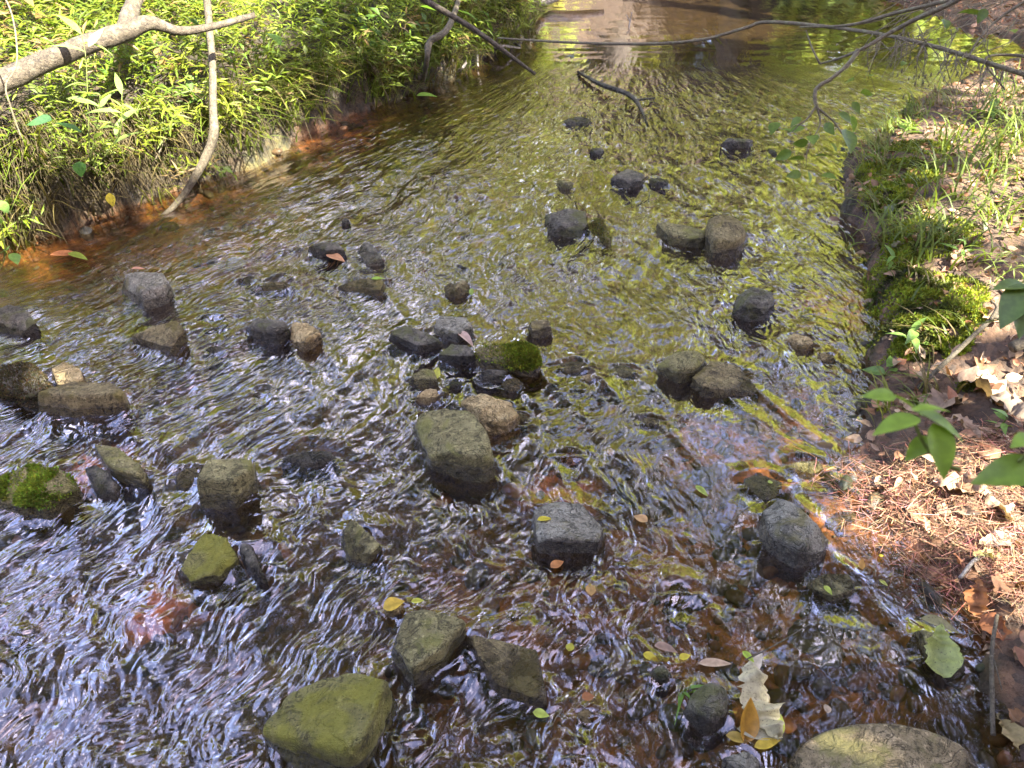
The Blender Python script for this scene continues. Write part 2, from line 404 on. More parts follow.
w = (sstep(4.8, 6, y) * (d < 0) * sstep(1.5, 2.5, q))[:, None]; c = c * (1 - w) + np.array([.03, .026, .012]) * w
mr = ((x > .6) & (d > 0) & (y < 7.5))[:, None]; lit = np.array([.085, .058, .037]) * (1 + .4 * nz)
c = np.where(mr, lit, c)
fb = ((y > 8.6) & (d > 0) & (d < 1.2))[:, None]; c = np.where(fb, np.array([.035, .026, .016]) * (1 + .3 * nz), c)
s = Soup()
nx, ny = len(xs), len(ys)
ii, jj = np.meshgrid(np.arange(ny - 1), np.arange(nx - 1), indexing='ij'); a = (ii * nx + jj).ravel()
s.add(np.column_stack([x, y, z]), np.column_stack([a, a + 1, a + nx + 1, a + nx]), np.clip(c, .01, .8))
tag(s.build('ground', M_GROUND), kind='structure')

# ------------------------------------------------------------------ stones
def ico(sub):
    bm = bmesh.new(); bmesh.ops.create_icosphere(bm, subdivisions=sub, radius=1)
    V = np.array([v.co[:] for v in bm.verts]); F = np.array([[v.index for v in f.verts] for f in bm.faces]); bm.free(); return V, F
ICO = {k: ico(k) for k in (1, 2, 3, 4, 5)}
BVHS = []; FOOT = []
def rock_shape(pts, sub=5, seed=0, p=16, rough=1.0):
    bm = bmesh.new()
    for q in pts: bm.verts.new(q)
    bmesh.ops.convex_hull(bm, input=bm.verts[:])
    for v in [v for v in bm.verts if not v.link_faces]: bm.verts.remove(v)
    bm.normal_update()
    pa = np.array([v.co[:] for v in bm.verts]); c0 = (pa.min(0) + pa.max(0)) / 2 * .5 + pa.mean(0) * .5
    pl = []
    for f in bm.faces:
        n = np.array(f.normal[:]); h = n @ (np.array(f.verts[0].co[:]) - c0)
        if h < 0: n, h = -n, -h
        if f.calc_area() < 1e-7: continue
        if all(n @ n2 < .992 for n2, _ in pl): pl.append((n, max(h, .004)))
    bm.free()
    rr = np.random.default_rng(seed + 900)
    for _ in range(3):                                   # chipped corners
        n = rr.normal(0, 1, 3); n[2] = abs(n[2]) * .8 + .1; n /= np.linalg.norm(n)
        pl.append((n, ((pa - c0) @ n).max() * rr.uniform(.88, .97)))
    dv, F = ICO[sub]
    Q = np.array([np.maximum(dv @ n / h, 1e-6) for n, h in pl]); mq = Q.max(0)
    r = 1 / (mq * ((Q / mq)**p).sum(0)**(1 / p))
    V = dv * r[:, None]; size = np.ptp(pa, axis=0).mean()
    nv = gn3(V / size * 3, seed) * .03 + gn3(V / size * 8, seed + 1) * .016 + np.abs(gn3(V / size * 4.5, seed + 2)) * -.04 + gn3(V / size * 22, seed + 3) * .012
    V = V + dv * (nv * size * rough)[:, None]
    return V + c0, F, size
STONES = {}
def put_stone(V, F, mat, label, name='stone', cat='stone', group=None, moss=None, key=None, seed=0):
    base = np.array([V[:, 0].mean(), V[:, 1].mean(), max(V[:, 2].min(), -.12)])
    s = Soup(); s.add(V, F, (1, 1, 1))
    o = s.build(name, RM[mat], loc=base); tag(o, label, cat, group)
    BVHS.append((BVHTree.FromPolygons([tuple(v) for v in V], [tuple(f) for f in F]), o))
    w = V[np.abs(V[:, 2]) < .03]
    if len(w) > 5: FOOT.append((w[:, 0].mean(), w[:, 1].mean(), max(np.ptp(w[:, 0]), np.ptp(w[:, 1])) / 2, V[:, 2].max()))
    if moss:
        n, thr, colr = moss
        tri = V[F]; ce = tri.mean(1); nn = np.cross(tri[:, 1] - tri[:, 0], tri[:, 2] - tri[:, 0]); ar = np.linalg.norm(nn, axis=1); nn /= ar[:, None] + 1e-12
        m = thr(ce, nn) * ar
        k = rng.choice(len(F), n, p=m / m.sum())
        bc = rng.dirichlet((1, 1, 1), n); T = np.einsum('nk,nkj->nj', bc, tri[k]) - nn[k] * .001
        yaw = np.arctan2(nn[k][:, 1], nn[k][:, 0]) + rng.normal(0, .7, n); pit = np.arcsin(nn[k][:, 2].clip(-1, 1)) + rng.normal(0, .45, n)
        tv, tf = leaf_tpl(.5, 2, .2, .1, 'lance')
        W, FF = scatter(tv, tf, rots(yaw, pit, rng.uniform(0, 6, n)), T, rng.uniform(.005, .012, n))
        clump = (1 + .5 * gn3(T * 60, 3))[:, None]
        ms = Soup(); ms.add(W, FF, np.repeat(np.clip(jig(colr, n, .3, .15) * clump, .005, .6), len(tv), 0))
        ms.build('moss', M_MOSS, o, loc=base)
    if key: STONES[key] = o
    return o
def hull_stone(mat, top, base, label, sub=5, seed=0, depth=.07, back=.0, **kw):
    pts = [P(a, b, h / 100) for a, b, h in top] + [P(a, b, 0) for a, b in base]
    pts = np.array(pts); ctr = pts.mean(0)
    low = pts.copy(); low[:, 2] = -depth
    low[:, :2] = ctr[:2] + (low[:, :2] - ctr[:2]) * 1.06
    if back: low[:, 1] += back
    rg = kw.pop('rough', 1.0); pp = kw.pop('p', 400)
    V, F, sz = rock_shape(np.vstack([pts, low]), sub, seed, p=pp, rough=rg)
    return put_stone(V, F, mat, label, **kw)
def box_stone(mat, x0, y0, x1, y1, label, hr=.3, sub=5, seed=0, dz=0.0, **kw):
    """px box of the part above the water; hr = height / width"""
    r = random.Random(seed * 7 + x0); cx = (x0 + x1) / 2
    f = P(cx, y1); w = P(x1, y1)[0] - P(x0, y1)[0]; h = max(.008, w * hr)
    b = P(cx, y0, h); dep = b[1] - f[1]
    if dep < .35 * w: dep = .35 * w
    c = f + np.array([0, dep / 2, 0]); pts = []
    k = r.randint(6, 8); a0 = r.random() * 6
    for i in range(k):
        a = a0 + i / k * 6.283 + r.uniform(-.25, .25); q = r.uniform(.85, 1.05)
        ex, ey = math.cos(a) * w / 2 * q, math.sin(a) * dep / 2 * q
        pts += [(c[0] + ex, c[1] + ey, 0), (c[0] + ex * 1.1, c[1] + ey * 1.1, -.06)]
        if i % 2 or r.random() < .5:
            q2 = r.uniform(.55, .95); pts.append((c[0] + ex * q2, c[1] + ey * q2, h * r.uniform(.65, 1.0)))
    pts.append((c[0] + r.uniform(-.2, .2) * w, c[1] + r.uniform(-.1, .2) * dep, h))
    pts = np.array(pts, float); pts[:, 2] += dz
    V, F, sz = rock_shape(pts, sub, seed, p=160)
    return put_stone(V, F, mat, label, **kw)

hull_stone('olive', [(418, 413, 6), (445, 406, 7), (474, 410, 8), (490, 439, 9), (494, 459, 7), (477, 456, 8.5), (450, 453, 8.5), (430, 457, 5.5), (412, 428, 2)], [(411, 431), (428, 466), (468, 477), (488, 482), (497, 470)], 'large smooth olive grey boulder in mid stream, the biggest block standing clear of the water', sub=5, seed=1, name='boulder', cat='boulder', rough=.7)
hull_stone('moss_olive', [(261, 732, 5), (289, 692, 5), (344, 670, 7), (388, 680, 9), (363, 741, 10), (352, 753, 9)], [(266, 741), (297, 767), (345, 778), (374, 752), (397, 715), (392, 690)], 'yellowish green flat topped angular rock at the bottom edge of the photo', sub=5, seed=12, name='boulder', cat='boulder', rough=.6)
hull_stone('olive', [(393, 644, 5), (406, 613, 5), (424, 606, 6), (464, 622, 6.5), (450, 633, 7), (440, 650, 7.5), (413, 671, 6)], [(390, 655), (411, 680), (432, 668), (452, 652), (468, 637)], 'grey brown wedge shaped stone beside a small yellow submerged pebble', sub=5, seed=23, rough=.8)
hull_stone('brown', [(466, 634, 3), (484, 647, 3), (498, 686, 2.6), (529, 694, 2.0), (543, 700, 1.2), (538, 652, 1.2), (500, 640, 2.4)], [(464, 640), (484, 658), (496, 696), (528, 703), (548, 704)], 'awash brown slab with a dark straight edge right of the wedge shaped stone', seed=34, rough=.5)
hull_stone('grey', [(533, 507, 3.5), (559, 499, 4), (580, 502, 4.5), (603, 528, 4), (598, 541, 4.5), (563, 537, 5.5), (539, 540, 4.5)], [(534, 545), (560, 551), (598, 549), (605, 536)], 'flat grey stone carrying one yellow leaf on its top', sub=5, seed=45, rough=.6)
hull_stone('grey', [(762, 510, 2), (781, 497, 6), (794, 503, 8), (815, 521, 8), (830, 541, 3.5), (823, 552, 3.5), (786, 526, 9), (804, 543, 8)], [(758, 536), (760, 548), (781, 560), (798, 568), (815, 567), (826, 555)], 'large ridged grey green rock in the shallows above the clear brown pebbly bed', sub=5, seed=56, name='boulder', cat='boulder', rough=.5)
hull_stone('olive', [(807, 581, 1.5), (825, 573, 2), (849, 573, 2), (855, 582, 2), (852, 591, 1.5), (832, 596, 1.8), (815, 590, 1.5)], [(806, 584), (815, 594), (834, 601), (854, 596), (858, 583)], 'low wet green grey stone with one pale green leaf and a white speck', seed=67, rough=.7)
hull_stone('brown', [(34, 392, 8), (73, 381, 6), (111, 382, 6), (124, 390, 7), (122, 394, 8), (80, 396, 8)], [(37, 416), (76, 420), (120, 417), (130, 409)], 'long flat slab with a black undercut front face near the left edge', sub=5, seed=78, name='boulder', cat='boulder', rough=.6)
hull_stone('dark', [(-14, 366, 7), (3, 362, 8), (28, 357, 7), (50, 373, 6), (34, 398, 5), (18, 390, 6)], [(-16, 398), (19, 398), (36, 406), (54, 384)], 'dark shaggy root covered mound of rock behind the long flat slab', seed=89, p=8,
           moss=(2600, lambda c, n: np.clip(n[:, 2] + .5, 0, 1) * (c[:, 2] > .005), (.07, .055, .02)))
hull_stone('tan', [(52, 368, 3), (64, 361, 4), (80, 368, 3.5), (84, 380, 3), (58, 384, 4)], [(52, 380), (84, 386)], 'sunlit pinkish tan stone wedged behind the long flat slab', seed=90)
hull_stone('olive', [(195, 480, 8.5), (208, 459, 8), (252, 459, 8), (251, 469, 9), (233, 480, 9)], [(196, 508), (237, 509), (248, 494), (256, 478)], 'cube shaped brown stone with a flat tan top and dark square front', sub=5, seed=101, rough=.5)
hull_stone('moss_olive', [(178, 566, 3), (200, 531, 4), (227, 537, 4.5), (238, 558, 3), (218, 572, 4), (190, 582, 2.5)], [(176, 572), (188, 585), (218, 577), (241, 563)], 'rounded yellow green wet stone just below the cube shaped stone', seed=112)
hull_stone('dark', [(236, 545, 2.5), (250, 539, 3.5), (266, 576, 3), (254, 577, 3)], [(238, 548), (256, 580), (266, 579)], 'narrow dark fin of stone right of the rounded yellow green stone', sub=3, seed=113)
hull_stone('olive', [(-12, 474, 6), (3, 470, 8), (23, 463, 9), (57, 464, 8), (73, 473, 6), (82, 486, 4), (40, 492, 8)], [(-14, 508), (20, 518), (51, 522), (84, 490)], 'rounded boulder with a cap of bright green moss at the left edge', sub=5, seed=123, name='boulder', cat='boulder', p=12,
           moss=(9000, lambda c, n: np.clip(n[:, 2] - .1, 0, 1) * (c[:, 2] > .03) * np.clip(1.2 - (c[:, 0] - P(45, 480)[0]) * 9, .02, 1) * np.clip(.45 + 2.4 * gn3(c * 18, 5), .02, 1), (.16, .22, .02)))
hull_stone('olive', [(94, 444, 4), (117, 446, 5.5), (146, 470, 5), (144, 478, 5), (112, 466, 6), (105, 462, 6)], [(93, 450), (120, 484), (147, 482)], 'tilted slab roofing a black hollow beside the moss capped boulder', seed=134, rough=.6)
hull_stone('dark', [(84, 466, 3), (97, 459, 4.5), (108, 470, 4), (118, 482, 3), (110, 494, 2)], [(83, 474), (98, 498), (118, 503), (123, 494)], 'small jagged black stone between moss capped boulder and tilted slab', sub=3, seed=135, rough=1.6)
box_stone('brown', 168, 462, 196, 490, 'awash brown stone touching the left side of the cube shaped stone', .15, seed=3)
hull_stone('grey', [(125, 274, 6), (137, 271, 7), (162, 272, 7), (170, 283, 6), (164, 286, 7), (141, 290, 7)], [(121, 292), (140, 306), (145, 310), (167, 303), (172, 292)], 'blocky stone with pale grey top and black front near the left bank', sub=5, seed=146, rough=.6, key='block')
hull_stone('brown', [(132, 336, 2), (155, 325, 5), (177, 319, 7), (183, 328, 6.5), (172, 348, 3)], [(130, 338), (171, 356), (188, 337)], 'triangular golden brown wedge of rock below the pale topped block', seed=157, rough=.6)
hull_stone('dark', [(248, 325, 5), (256, 317, 6), (285, 321, 6), (289, 328, 5), (276, 329, 6.5)], [(245, 331), (255, 342), (278, 345), (292, 334)], 'dark faceted stone leaning against a small tan stone', seed=168, rough=.7)
hull_stone('tan', [(292, 322, 4), (308, 323, 5), (321, 331, 5), (306, 339, 5)], [(289, 345), (303, 352), (322, 338)], 'small tan stone leaning against the dark faceted stone', seed=169, rough=.7)
hull_stone('brown', [(337, 286, 1), (361, 278, 2.5), (386, 279, 3), (381, 289, 3)], [(338, 289), (370, 297), (383, 294)], 'flat brown stone with a bright green leaf on its corner', seed=170)
hull_stone('dark', [(307, 247, 2), (325, 241, 3.5), (338, 243, 3), (345, 250, 3), (330, 249, 4)], [(308, 252), (318, 257), (346, 256)], 'dark stone with one pale face above an orange leaf', seed=171)
hull_stone('grey', [(357, 248, 2), (368, 240, 3), (377, 249, 3), (382, 258, 2)], [(356, 254), (366, 265), (384, 262)], 'smooth grey green pointed stone washed over by the stream', seed=172)
box_stone('brown', 254, 279, 300, 292, 'low reddish brown stone barely breaking the surface', .12, seed=5)
box_stone('dark', 234, 274, 260, 285, 'flat dark stone left of the low reddish brown stone', .12, seed=6)
box_stone('grey', 328, 299, 350, 313, 'round greenish stone lying just under the surface', .15, seed=7, dz=-.012)
box_stone('dark', 340, 217, 351, 227, 'tiny black stone upstream of the dark pale faced stone', .5, seed=8)
hull_stone('brown', [(474, 344, 6.5), (497, 341, 7), (528, 341, 8), (543, 350, 8), (541, 362, 6), (513, 360, 7), (478, 355, 6)], [(476, 364), (513, 374), (533, 379), (545, 371)], 'elongated stone with a bright mossy end in mid stream', sub=5, seed=180, p=10,
           moss=(6500, lambda c, n: np.clip(n[:, 2] + .35, 0, 1) * (c[:, 2] > .03) * np.clip((c[:, 0] - P(498, 352)[0]) * 9, .04, 1), (.17, .20, .015)))
hull_stone('tan', [(460, 400, 5), (484, 391, 6), (512, 403, 6), (518, 415, 4.5), (508, 420, 5), (478, 409, 6.5), (490, 421, 5)], [(470, 418), (487, 438), (500, 434), (521, 420)], 'golden tan craggy stone behind the largest mid stream boulder', sub=5, seed=191, rough=1.3)
box_stone('brown', 516, 410, 528, 423, 'chip of brown stone at the right end of the golden tan stone', .4, seed=9)
hull_stone('dark', [(388, 333, 3), (404, 325, 5), (420, 328, 5), (442, 341, 3), (420, 345, 3)], [(387, 337), (418, 352), (443, 347)], 'dark green pointed stone left of the small stone cluster', seed=202)
hull_stone('grey', [(434, 324, 3), (440, 315, 4), (466, 317, 4.5), (472, 325, 4), (458, 333, 4)], [(433, 335), (455, 342), (475, 335)], 'slate blue slab at the back of the small stone cluster', seed=203, rough=.5)
hull_stone('dark', [(438, 354, 3), (452, 344, 4.5), (470, 346, 5), (476, 354, 4), (460, 356, 4)], [(437, 359), (460, 364), (477, 361)], 'black stone carrying a pale curled dead leaf', seed=204)
hull_stone('olive', [(409, 378, 3), (422, 368, 4.5), (434, 369, 4), (437, 378, 3)], [(409, 383), (422, 389), (438, 386)], 'small dark olive stone beside a yellow green leaf', seed=205)
hull_stone('tan', [(415, 396, 2.5), (424, 388, 4), (436, 388, 4), (440, 396, 2.5)], [(414, 400), (426, 405), (441, 402)], 'small tan stone just upstream of the largest mid stream boulder', seed=206)
box_stone('dark', 445, 379, 468, 389, 'thin black stone in the gap right of the yellow green leaf', .2, seed=10)
box_stone('brown', 440, 389, 453, 400, 'pebble sized brown stone behind the largest mid stream boulder', .4, seed=11)
box_stone('dark', 473, 364, 515, 384, 'black stone under the mossy end of the elongated stone', .16, seed=13)
box_stone('brown', 524, 315, 554, 340, 'squat brown stone upstream of the elongated mossy stone', .4, seed=14)
box_stone('brown', 498, 375, 526, 392, 'brown stone lying in the dark pocket below the elongated mossy stone', .15, seed=15)
hull_stone('olive', [(655, 362, 5), (669, 350, 6.5), (702, 347, 7), (708, 355, 6), (699, 365, 6), (679, 369, 6)], [(657, 373), (680, 379), (700, 374)], 'smooth green grey oval stone resting against a brown awash stone', sub=5, seed=213, p=9, rough=.5)
hull_stone('brown', [(693, 378, 3), (712, 358, 4.5), (734, 363, 4), (754, 381, 2), (740, 391, 1.5), (703, 386, 4)], [(690, 386), (702, 394), (726, 398), (760, 394)], 'brown awash stone resting under the smooth oval stone', seed=214)
hull_stone('brown', [(706, 219, 9), (723, 211, 10), (741, 216, 10), (748, 232, 8), (740, 240, 8), (714, 240, 9)], [(708, 240), (718, 252), (742, 252), (750, 240)], 'tall rounded brown stone standing upstream near the right bank', sub=5, seed=225, p=12, rough=.5)
hull_stone('olive', [(657, 221, 4.5), (684, 224, 4.5), (706, 231, 4), (700, 238, 3.5), (668, 234, 3.5)], [(660, 238), (670, 245), (710, 243)], 'flat green wedge of stone touching the tall rounded brown stone', seed=226, rough=.6)
hull_stone('dark', [(738, 293, 5), (752, 286, 7), (772, 292, 6), (773, 302, 5), (748, 302, 6)], [(731, 315), (745, 321), (766, 320), (776, 309)], 'dark brown lumpy stone alone near the right bank', seed=237)
hull_stone('dark', [(546, 213, 4), (563, 208, 5), (586, 211, 5), (588, 223, 4), (562, 223, 4.5)], [(544, 230), (551, 235), (580, 238), (590, 230)], 'flat topped dark stone with a twiggy mossy lump beside it', seed=248, rough=.7)
hull_stone('olive', [(590, 220, 2), (600, 213, 3.5), (608, 228, 3.5), (612, 240, 2.5)], [(588, 232), (602, 245), (613, 245)], 'twiggy mossy lump beside the flat topped dark stone', seed=249, sub=3, moss=(900, lambda c, n: np.clip(n[:, 2], 0, 1), (.16, .15, .03)))
hull_stone('dark', [(611, 177, 4), (628, 168, 5), (645, 174, 4.5), (640, 180, 4)], [(612, 186), (626, 190), (645, 186)], 'black wet stone far up the riffle', seed=250, rough=.6)
box_stone('dark', 645, 176, 673, 186, 'low dark stone just right of the black wet stone', .12, seed=16)
hull_stone('dark', [(-14, 312, 6), (3, 303, 7), (24, 306, 6), (36, 322, 4)], [(-14, 330), (20, 336), (39, 330)], 'dark brown stone cut by the left edge of the photo', seed=251)
hull_stone('olive', [(915, 626, 2.5), (935, 629, 5), (955, 635, 6), (966, 652, 6), (955, 668, 5), (935, 655, 5)], [(914, 634), (938, 678), (952, 683), (970, 672)], 'rounded grey green stone half covered by a big mottled leaf', sub=5, seed=262, p=10, rough=.6)
hull_stone('broad', [(781, 747, 2), (810, 726, 3.5), (866, 715, 4.5), (926, 723, 4.5), (981, 741, 3.5), (1000, 768, 2), (900, 800, 6)], [(780, 748), (812, 727), (865, 717), (922, 727), (978, 745), (1000, 768), (990, 830), (780, 830)], 'broad smooth olive boulder in the bottom right of the photo', sub=5, seed=273, p=9, rough=.35, name='boulder', cat='boulder')
hull_stone('dark', [(683, 708, 4), (694, 686, 5), (710, 676, 6), (729, 681, 6), (732, 698, 5), (726, 714, 5), (712, 712, 8)], [(682, 718), (690, 732), (703, 741), (721, 735), (733, 715)], 'dark grey rounded rock left of the big pale decayed leaf', sub=5, seed=284, p=9, rough=.6)
hull_stone('grey', [(724, 757, 3), (747, 750, 4), (760, 760, 3), (745, 775, 4)], [(721, 770), (765, 775)], 'small bluish stone at the bottom edge under the pale decayed leaf', seed=285)
hull_stone('dark', [(649, 667, 2.5), (662, 661, 3.5), (671, 670, 3), (664, 676, 3)], [(648, 676), (655, 684), (668, 684), (673, 676)], 'little black stone with a yellow leaf on its left side', seed=286, sub=3)
hull_stone('olive', [(342, 528, 2.5), (352, 517, 4), (364, 528, 3.5), (380, 545, 2.5), (372, 553, 2.5)], [(340, 540), (345, 559), (368, 563), (383, 552)], 'ragged mossy brown stone below and right of the cube shaped stone', seed=297, rough=1.5)
box_stone('tan', 381, 598, 405, 618, 'small yellow pebble beside the grey brown wedge shaped stone', .25, seed=17)
box_stone('dark', 272, 450, 340, 468, 'long dark ledge with water pouring over it', .09, seed=18)
box_stone('tan', 788, 330, 820, 350, 'tan stone in the shallows left of the mossy bank', .18, seed=19)
box_stone('tan', 818, 350, 838, 364, 'smaller yellow tan stone next to the mossy bank', .25, seed=20)
box_stone('olive', 745, 470, 792, 500, 'flat green submerged stone upstream of the ridged grey rock', .10, seed=21)
box_stone('olive', 790, 456, 830, 475, 'mossy awash stone beyond the ridged grey rock', .15, seed=22)
box_stone('brown', 640, 415, 662, 428, 'half sunk ochre stone in open mid stream', .15, seed=23)
box_stone('olive', 612, 362, 640, 378, 'olive stone awash left of the smooth oval stone', .12, seed=24)
box_stone('brown', 556, 358, 590, 374, 'brown stone awash right of the elongated mossy stone', .10, seed=25)
box_stone('tan', 580, 372, 600, 382, 'small tan stone awash in the open right of the elongated mossy stone', .12, seed=26)
box_stone('brown', 440, 276, 474, 298, 'leafy brown stone midway up the riffle with a green leaf', .25, seed=27)
box_stone('tan', 571, 749, 592, 768, 'yellow stone under shallow water at the bottom centre', .15, seed=28, dz=-.01)
box_stone('orange', 558, 448, 584, 466, 'orange stone glowing under the surface right of the biggest boulder', .1, seed=29, dz=-.004)
box_stone('tan', 577, 704, 597, 726, 'grey tan stone under a small rusty leaf near the bottom', .2, seed=30, dz=-.005)
box_stone('dark', 720, 136, 756, 149, 'jagged black stone far upstream close to the hanging leaves', .22, seed=31)
box_stone('dark', 768, 148, 779, 156, 'black pebble next to the jagged black stone far upstream', .3, seed=32)
box_stone('dark', 560, 115, 594, 127, 'low dark ledge below the driftwood', .1, seed=33)
box_stone('dark', 590, 146, 606, 156, 'small black stone between the driftwood and the black wet stone', .3, seed=34)
box_stone('olive', 556, 178, 575, 190, 'small tan and olive stone on the upper riffle', .3, seed=35)
box_stone('brown', 670, 575, 700, 612, 'pale brown slab awash left of the clear brown pebbly bed', .08, seed=36, dz=-.006)
box_stone('brown', 0, 628, 22, 645, 'brown stone at the left edge in the blue rippled reach', .2, seed=37)
box_stone('brown', 250, 385, 268, 396, 'nub of brown stone in the open water left of the boulders', .1, seed=38, dz=-.006)
box_stone('dark', 196, 308, 222, 322, 'dark flat stone right of the pale topped block', .1, seed=39)
box_stone('dark', 198, 344, 226, 356, 'low dark stone in the wake of the golden brown wedge', .1, seed=40)

def hit(px, py, skip=None):
    r = ray(px, py); rn = r / np.linalg.norm(r); best = None
    for b, o in BVHS:
        h = b.ray_cast(Vector(CAM), Vector(rn))
        if h[0] is not None and (best is None or h[3] < best[0]): best = (h[3], np.array(h[0]), np.array(h[1]))
    g = G(px, py); dg = np.linalg.norm(g - CAM)
    if best is None or dg < best[0]:
        e = .02; zz = gz(np.array([g[0], g[0] + e, g[0]]), np.array([g[1], g[1], g[1] + e]), False)
        if zz[0] <= 0: return g + np.array([0, 0, .009]), np.array([0, 0, 1.0])
        n = np.array([-(zz[1] - zz[0]) / e, -(zz[2] - zz[0]) / e, 1]); return g, n / np.linalg.norm(n)
    n = best[2] if best[2] @ (CAM - best[1]) > 0 else -best[2]
    return best[1], n

# ------------------------------------------------------------------ bed pebbles (uncountable gravel under the water and along the shore)
s = Soup()
N = 22000
qx = rng.uniform(-3, 2.2, N); qy = rng.uniform(.4, 6.2, N)
dd = sdist(qx, qy); shallow = np.exp(-((qx - .75) / .45)**2) * (qy < 2.2)
keep = (dd < .0) & (rng.random(N) < .38 + .6 * shallow)
qx, qy = qx[keep], qy[keep]; n = len(qx)
tv, tf = ICO[1]; tv2 = tv * (1 + .18 * rng.normal(0, 1, (len(tv), 1)))
sz = np.exp(rng.normal(-4.3, .6, n)).clip(.005, .045)
cols = np.array([(.10, .075, .035), (.17, .10, .04), (.32, .15, .06), (.08, .085, .03), (.16, .15, .12), (.36, .22, .12), (.05, .045, .03), (.34, .18, .12)])
ci = rng.choice(len(cols), n, p=(.25, .2, .1, .16, .12, .05, .07, .05))
W, FF = scatter(ICO[2][0] * (1 + .12 * gn3(ICO[2][0] * 1.7, 8))[:, None], ICO[2][1], rots(rng.uniform(0, 6.3, n), rng.normal(0, .3, n), rng.uniform(0, 6, n) * .2), np.column_stack([qx, qy, gz(qx, qy) + sz * .15]), np.column_stack([sz, sz * rng.uniform(.6, .95, n), sz * rng.uniform(.35, .65, n)]))
s.add(W, FF, np.repeat(np.clip(cols[ci] * np.array([.5, .52, .55]) * rng.uniform(.5, 1.3, (n, 1)), .01, .6), len(ICO[2][0]), 0))
M_PEB = leaf_mat('pebble_surface', 0.0, .55)
tag(s.build('pebbles', M_PEB), kind='stuff')

# ------------------------------------------------------------------ water
yy = [-1.0]
while yy[-1] < .5: yy.append(yy[-1] + .05)
while yy[-1] < 12.0: yy.append(yy[-1] + max(.0055 * yy[-1], .006))
yy = np.array(yy); xx = np.concatenate([np.arange(-4, -2.6, .05), np.arange(-2.6, 1.6, .0085), np.arange(1.6, 3.2, .016), np.arange(3.2, 7, .06)])
X, Y = np.meshgrid(xx, yy); x, y = X.ravel(), Y.ravel()
wf = 1 + .55 * np.clip(5.4 - y, 0, 5.4); cx = -.25 + .95 * np.clip((y - .8) / 4.6, 0, 1.1)
u = (x - cx) / wf * 2.3
wx = .05 * gn2(x * 2.1, y * 2.1, 21); wy = .12 * gn2(x * 1.7, y * 1.7, 22)
U, Sx = u + wx + .02 * gn2(x * 9, y * 9, 23), y + wy
U2 = (x - cx) / (1 + .32 * np.clip(y, 0, 9)) * 2.0 + wx * .8; S2 = 4.2 * np.log(np.clip(y, -1, 20) + 2.2) + wy * .8
d = sdist(x, y)
pool = sstep(4.75, 5.7, y + .3 * (x - .8) * 0)
leftcalm = np.exp(-((d + .12) / .16)**2) * sstep(.2, -.4, x - .3 * (y - 2))
amp = (1 - .93 * pool) * (1 - .75 * leftcalm) * (.55 + .95 * sstep(-.45, .45, gn2(U * 2.0, Sx * .8, 24) + .4 * gn2(U * 5, Sx * 2, 25)))
right_sh = np.exp(-((x - .7) / .42)**2) * sstep(2.2, 1.6, y); amp = amp * (1 - .78 * right_sh) * (1 - .15 * sstep(3.0, 4.4, y))
hgt = np.zeros_like(x)
for (fx, fy, r, top) in FOOT:
    m = (np.abs(x - fx) < 3 * r + .1) & (y < fy + 2.5 * r + .1) & (y > fy - 7 * r - .2)
    dx, dy = x[m] - fx, y[m] - fy; q = np.hypot(dx, dy)
    wake = np.exp(-(dx / (r * 1.1))**2) * np.where(dy < 0, np.exp(dy / (3.5 * r)), 0) * sstep(.4 * r, 1.1 * r, q)
    lee = np.exp(-(dx / (r * .9))**2) * np.where(dy < 0, np.exp(-((-dy - r) / (.9 * r))**2), 0)
    amp[m] *= (1 + .35 * wake) * (1 - .45 * lee)
    hgt[m] += .008 * np.exp(-((q - r) / (.35 * r + .01))**2) * np.clip(dy / (r + 1e-6), -.6, 1)
    v = np.abs(dx) + dy * .55                       # V shaped wake lines
    hgt[m] += .0085 * np.exp(-((v - .9 * r * .8) / .024)**2) * np.where(dy < 0, np.exp(dy / (3 * r)), 0)
h = 0
for la, ll, am, sd in ((.17, .42, .0085, 41), (.085, .24, .0070, 42), (.052, .14, .0040, 43), (.034, .08, .0014, 44)):
    h = h + am * gn2(U / la, Sx / ll, sd)
h = h + .0022 * (1 - 2 * np.abs(gn2(U / .07 + 3, Sx / .22, 46)))
h = h + .0020 * gn2(x / .06, y / .05, 45)
long = .0016 * pool * gn2(x / .9 + y * .3, y / .14, 47) * sstep(8, 5.5, y) + .0012 * pool * gn2(x / .25, y / .05, 48)
hgt = hgt + h * amp + long
s = Soup(); nx, ny = len(xx), len(yy)
ii, jj = np.meshgrid(np.arange(ny - 1), np.arange(nx - 1), indexing='ij'); a = (ii * nx + jj).ravel()
F = np.column_stack([a, a + 1, a + nx + 1, a + nx])
F = F[(d[F].min(1) < .25)]
used = np.zeros(len(x), bool); used[F.ravel()] = True; remap = np.cumsum(used) - 1
cc = np.column_stack([np.clip(amp, 0, 2) * .8 * (1 - pool) + .02, pool, sstep(1.9, 4.3, y)])
s.add(np.column_stack([x, y, hgt])[used], remap[F], cc[used])
tag(s.build('water', M_WATER, uv=np.column_stack([U + 10, Sx])[used]), kind='structure')

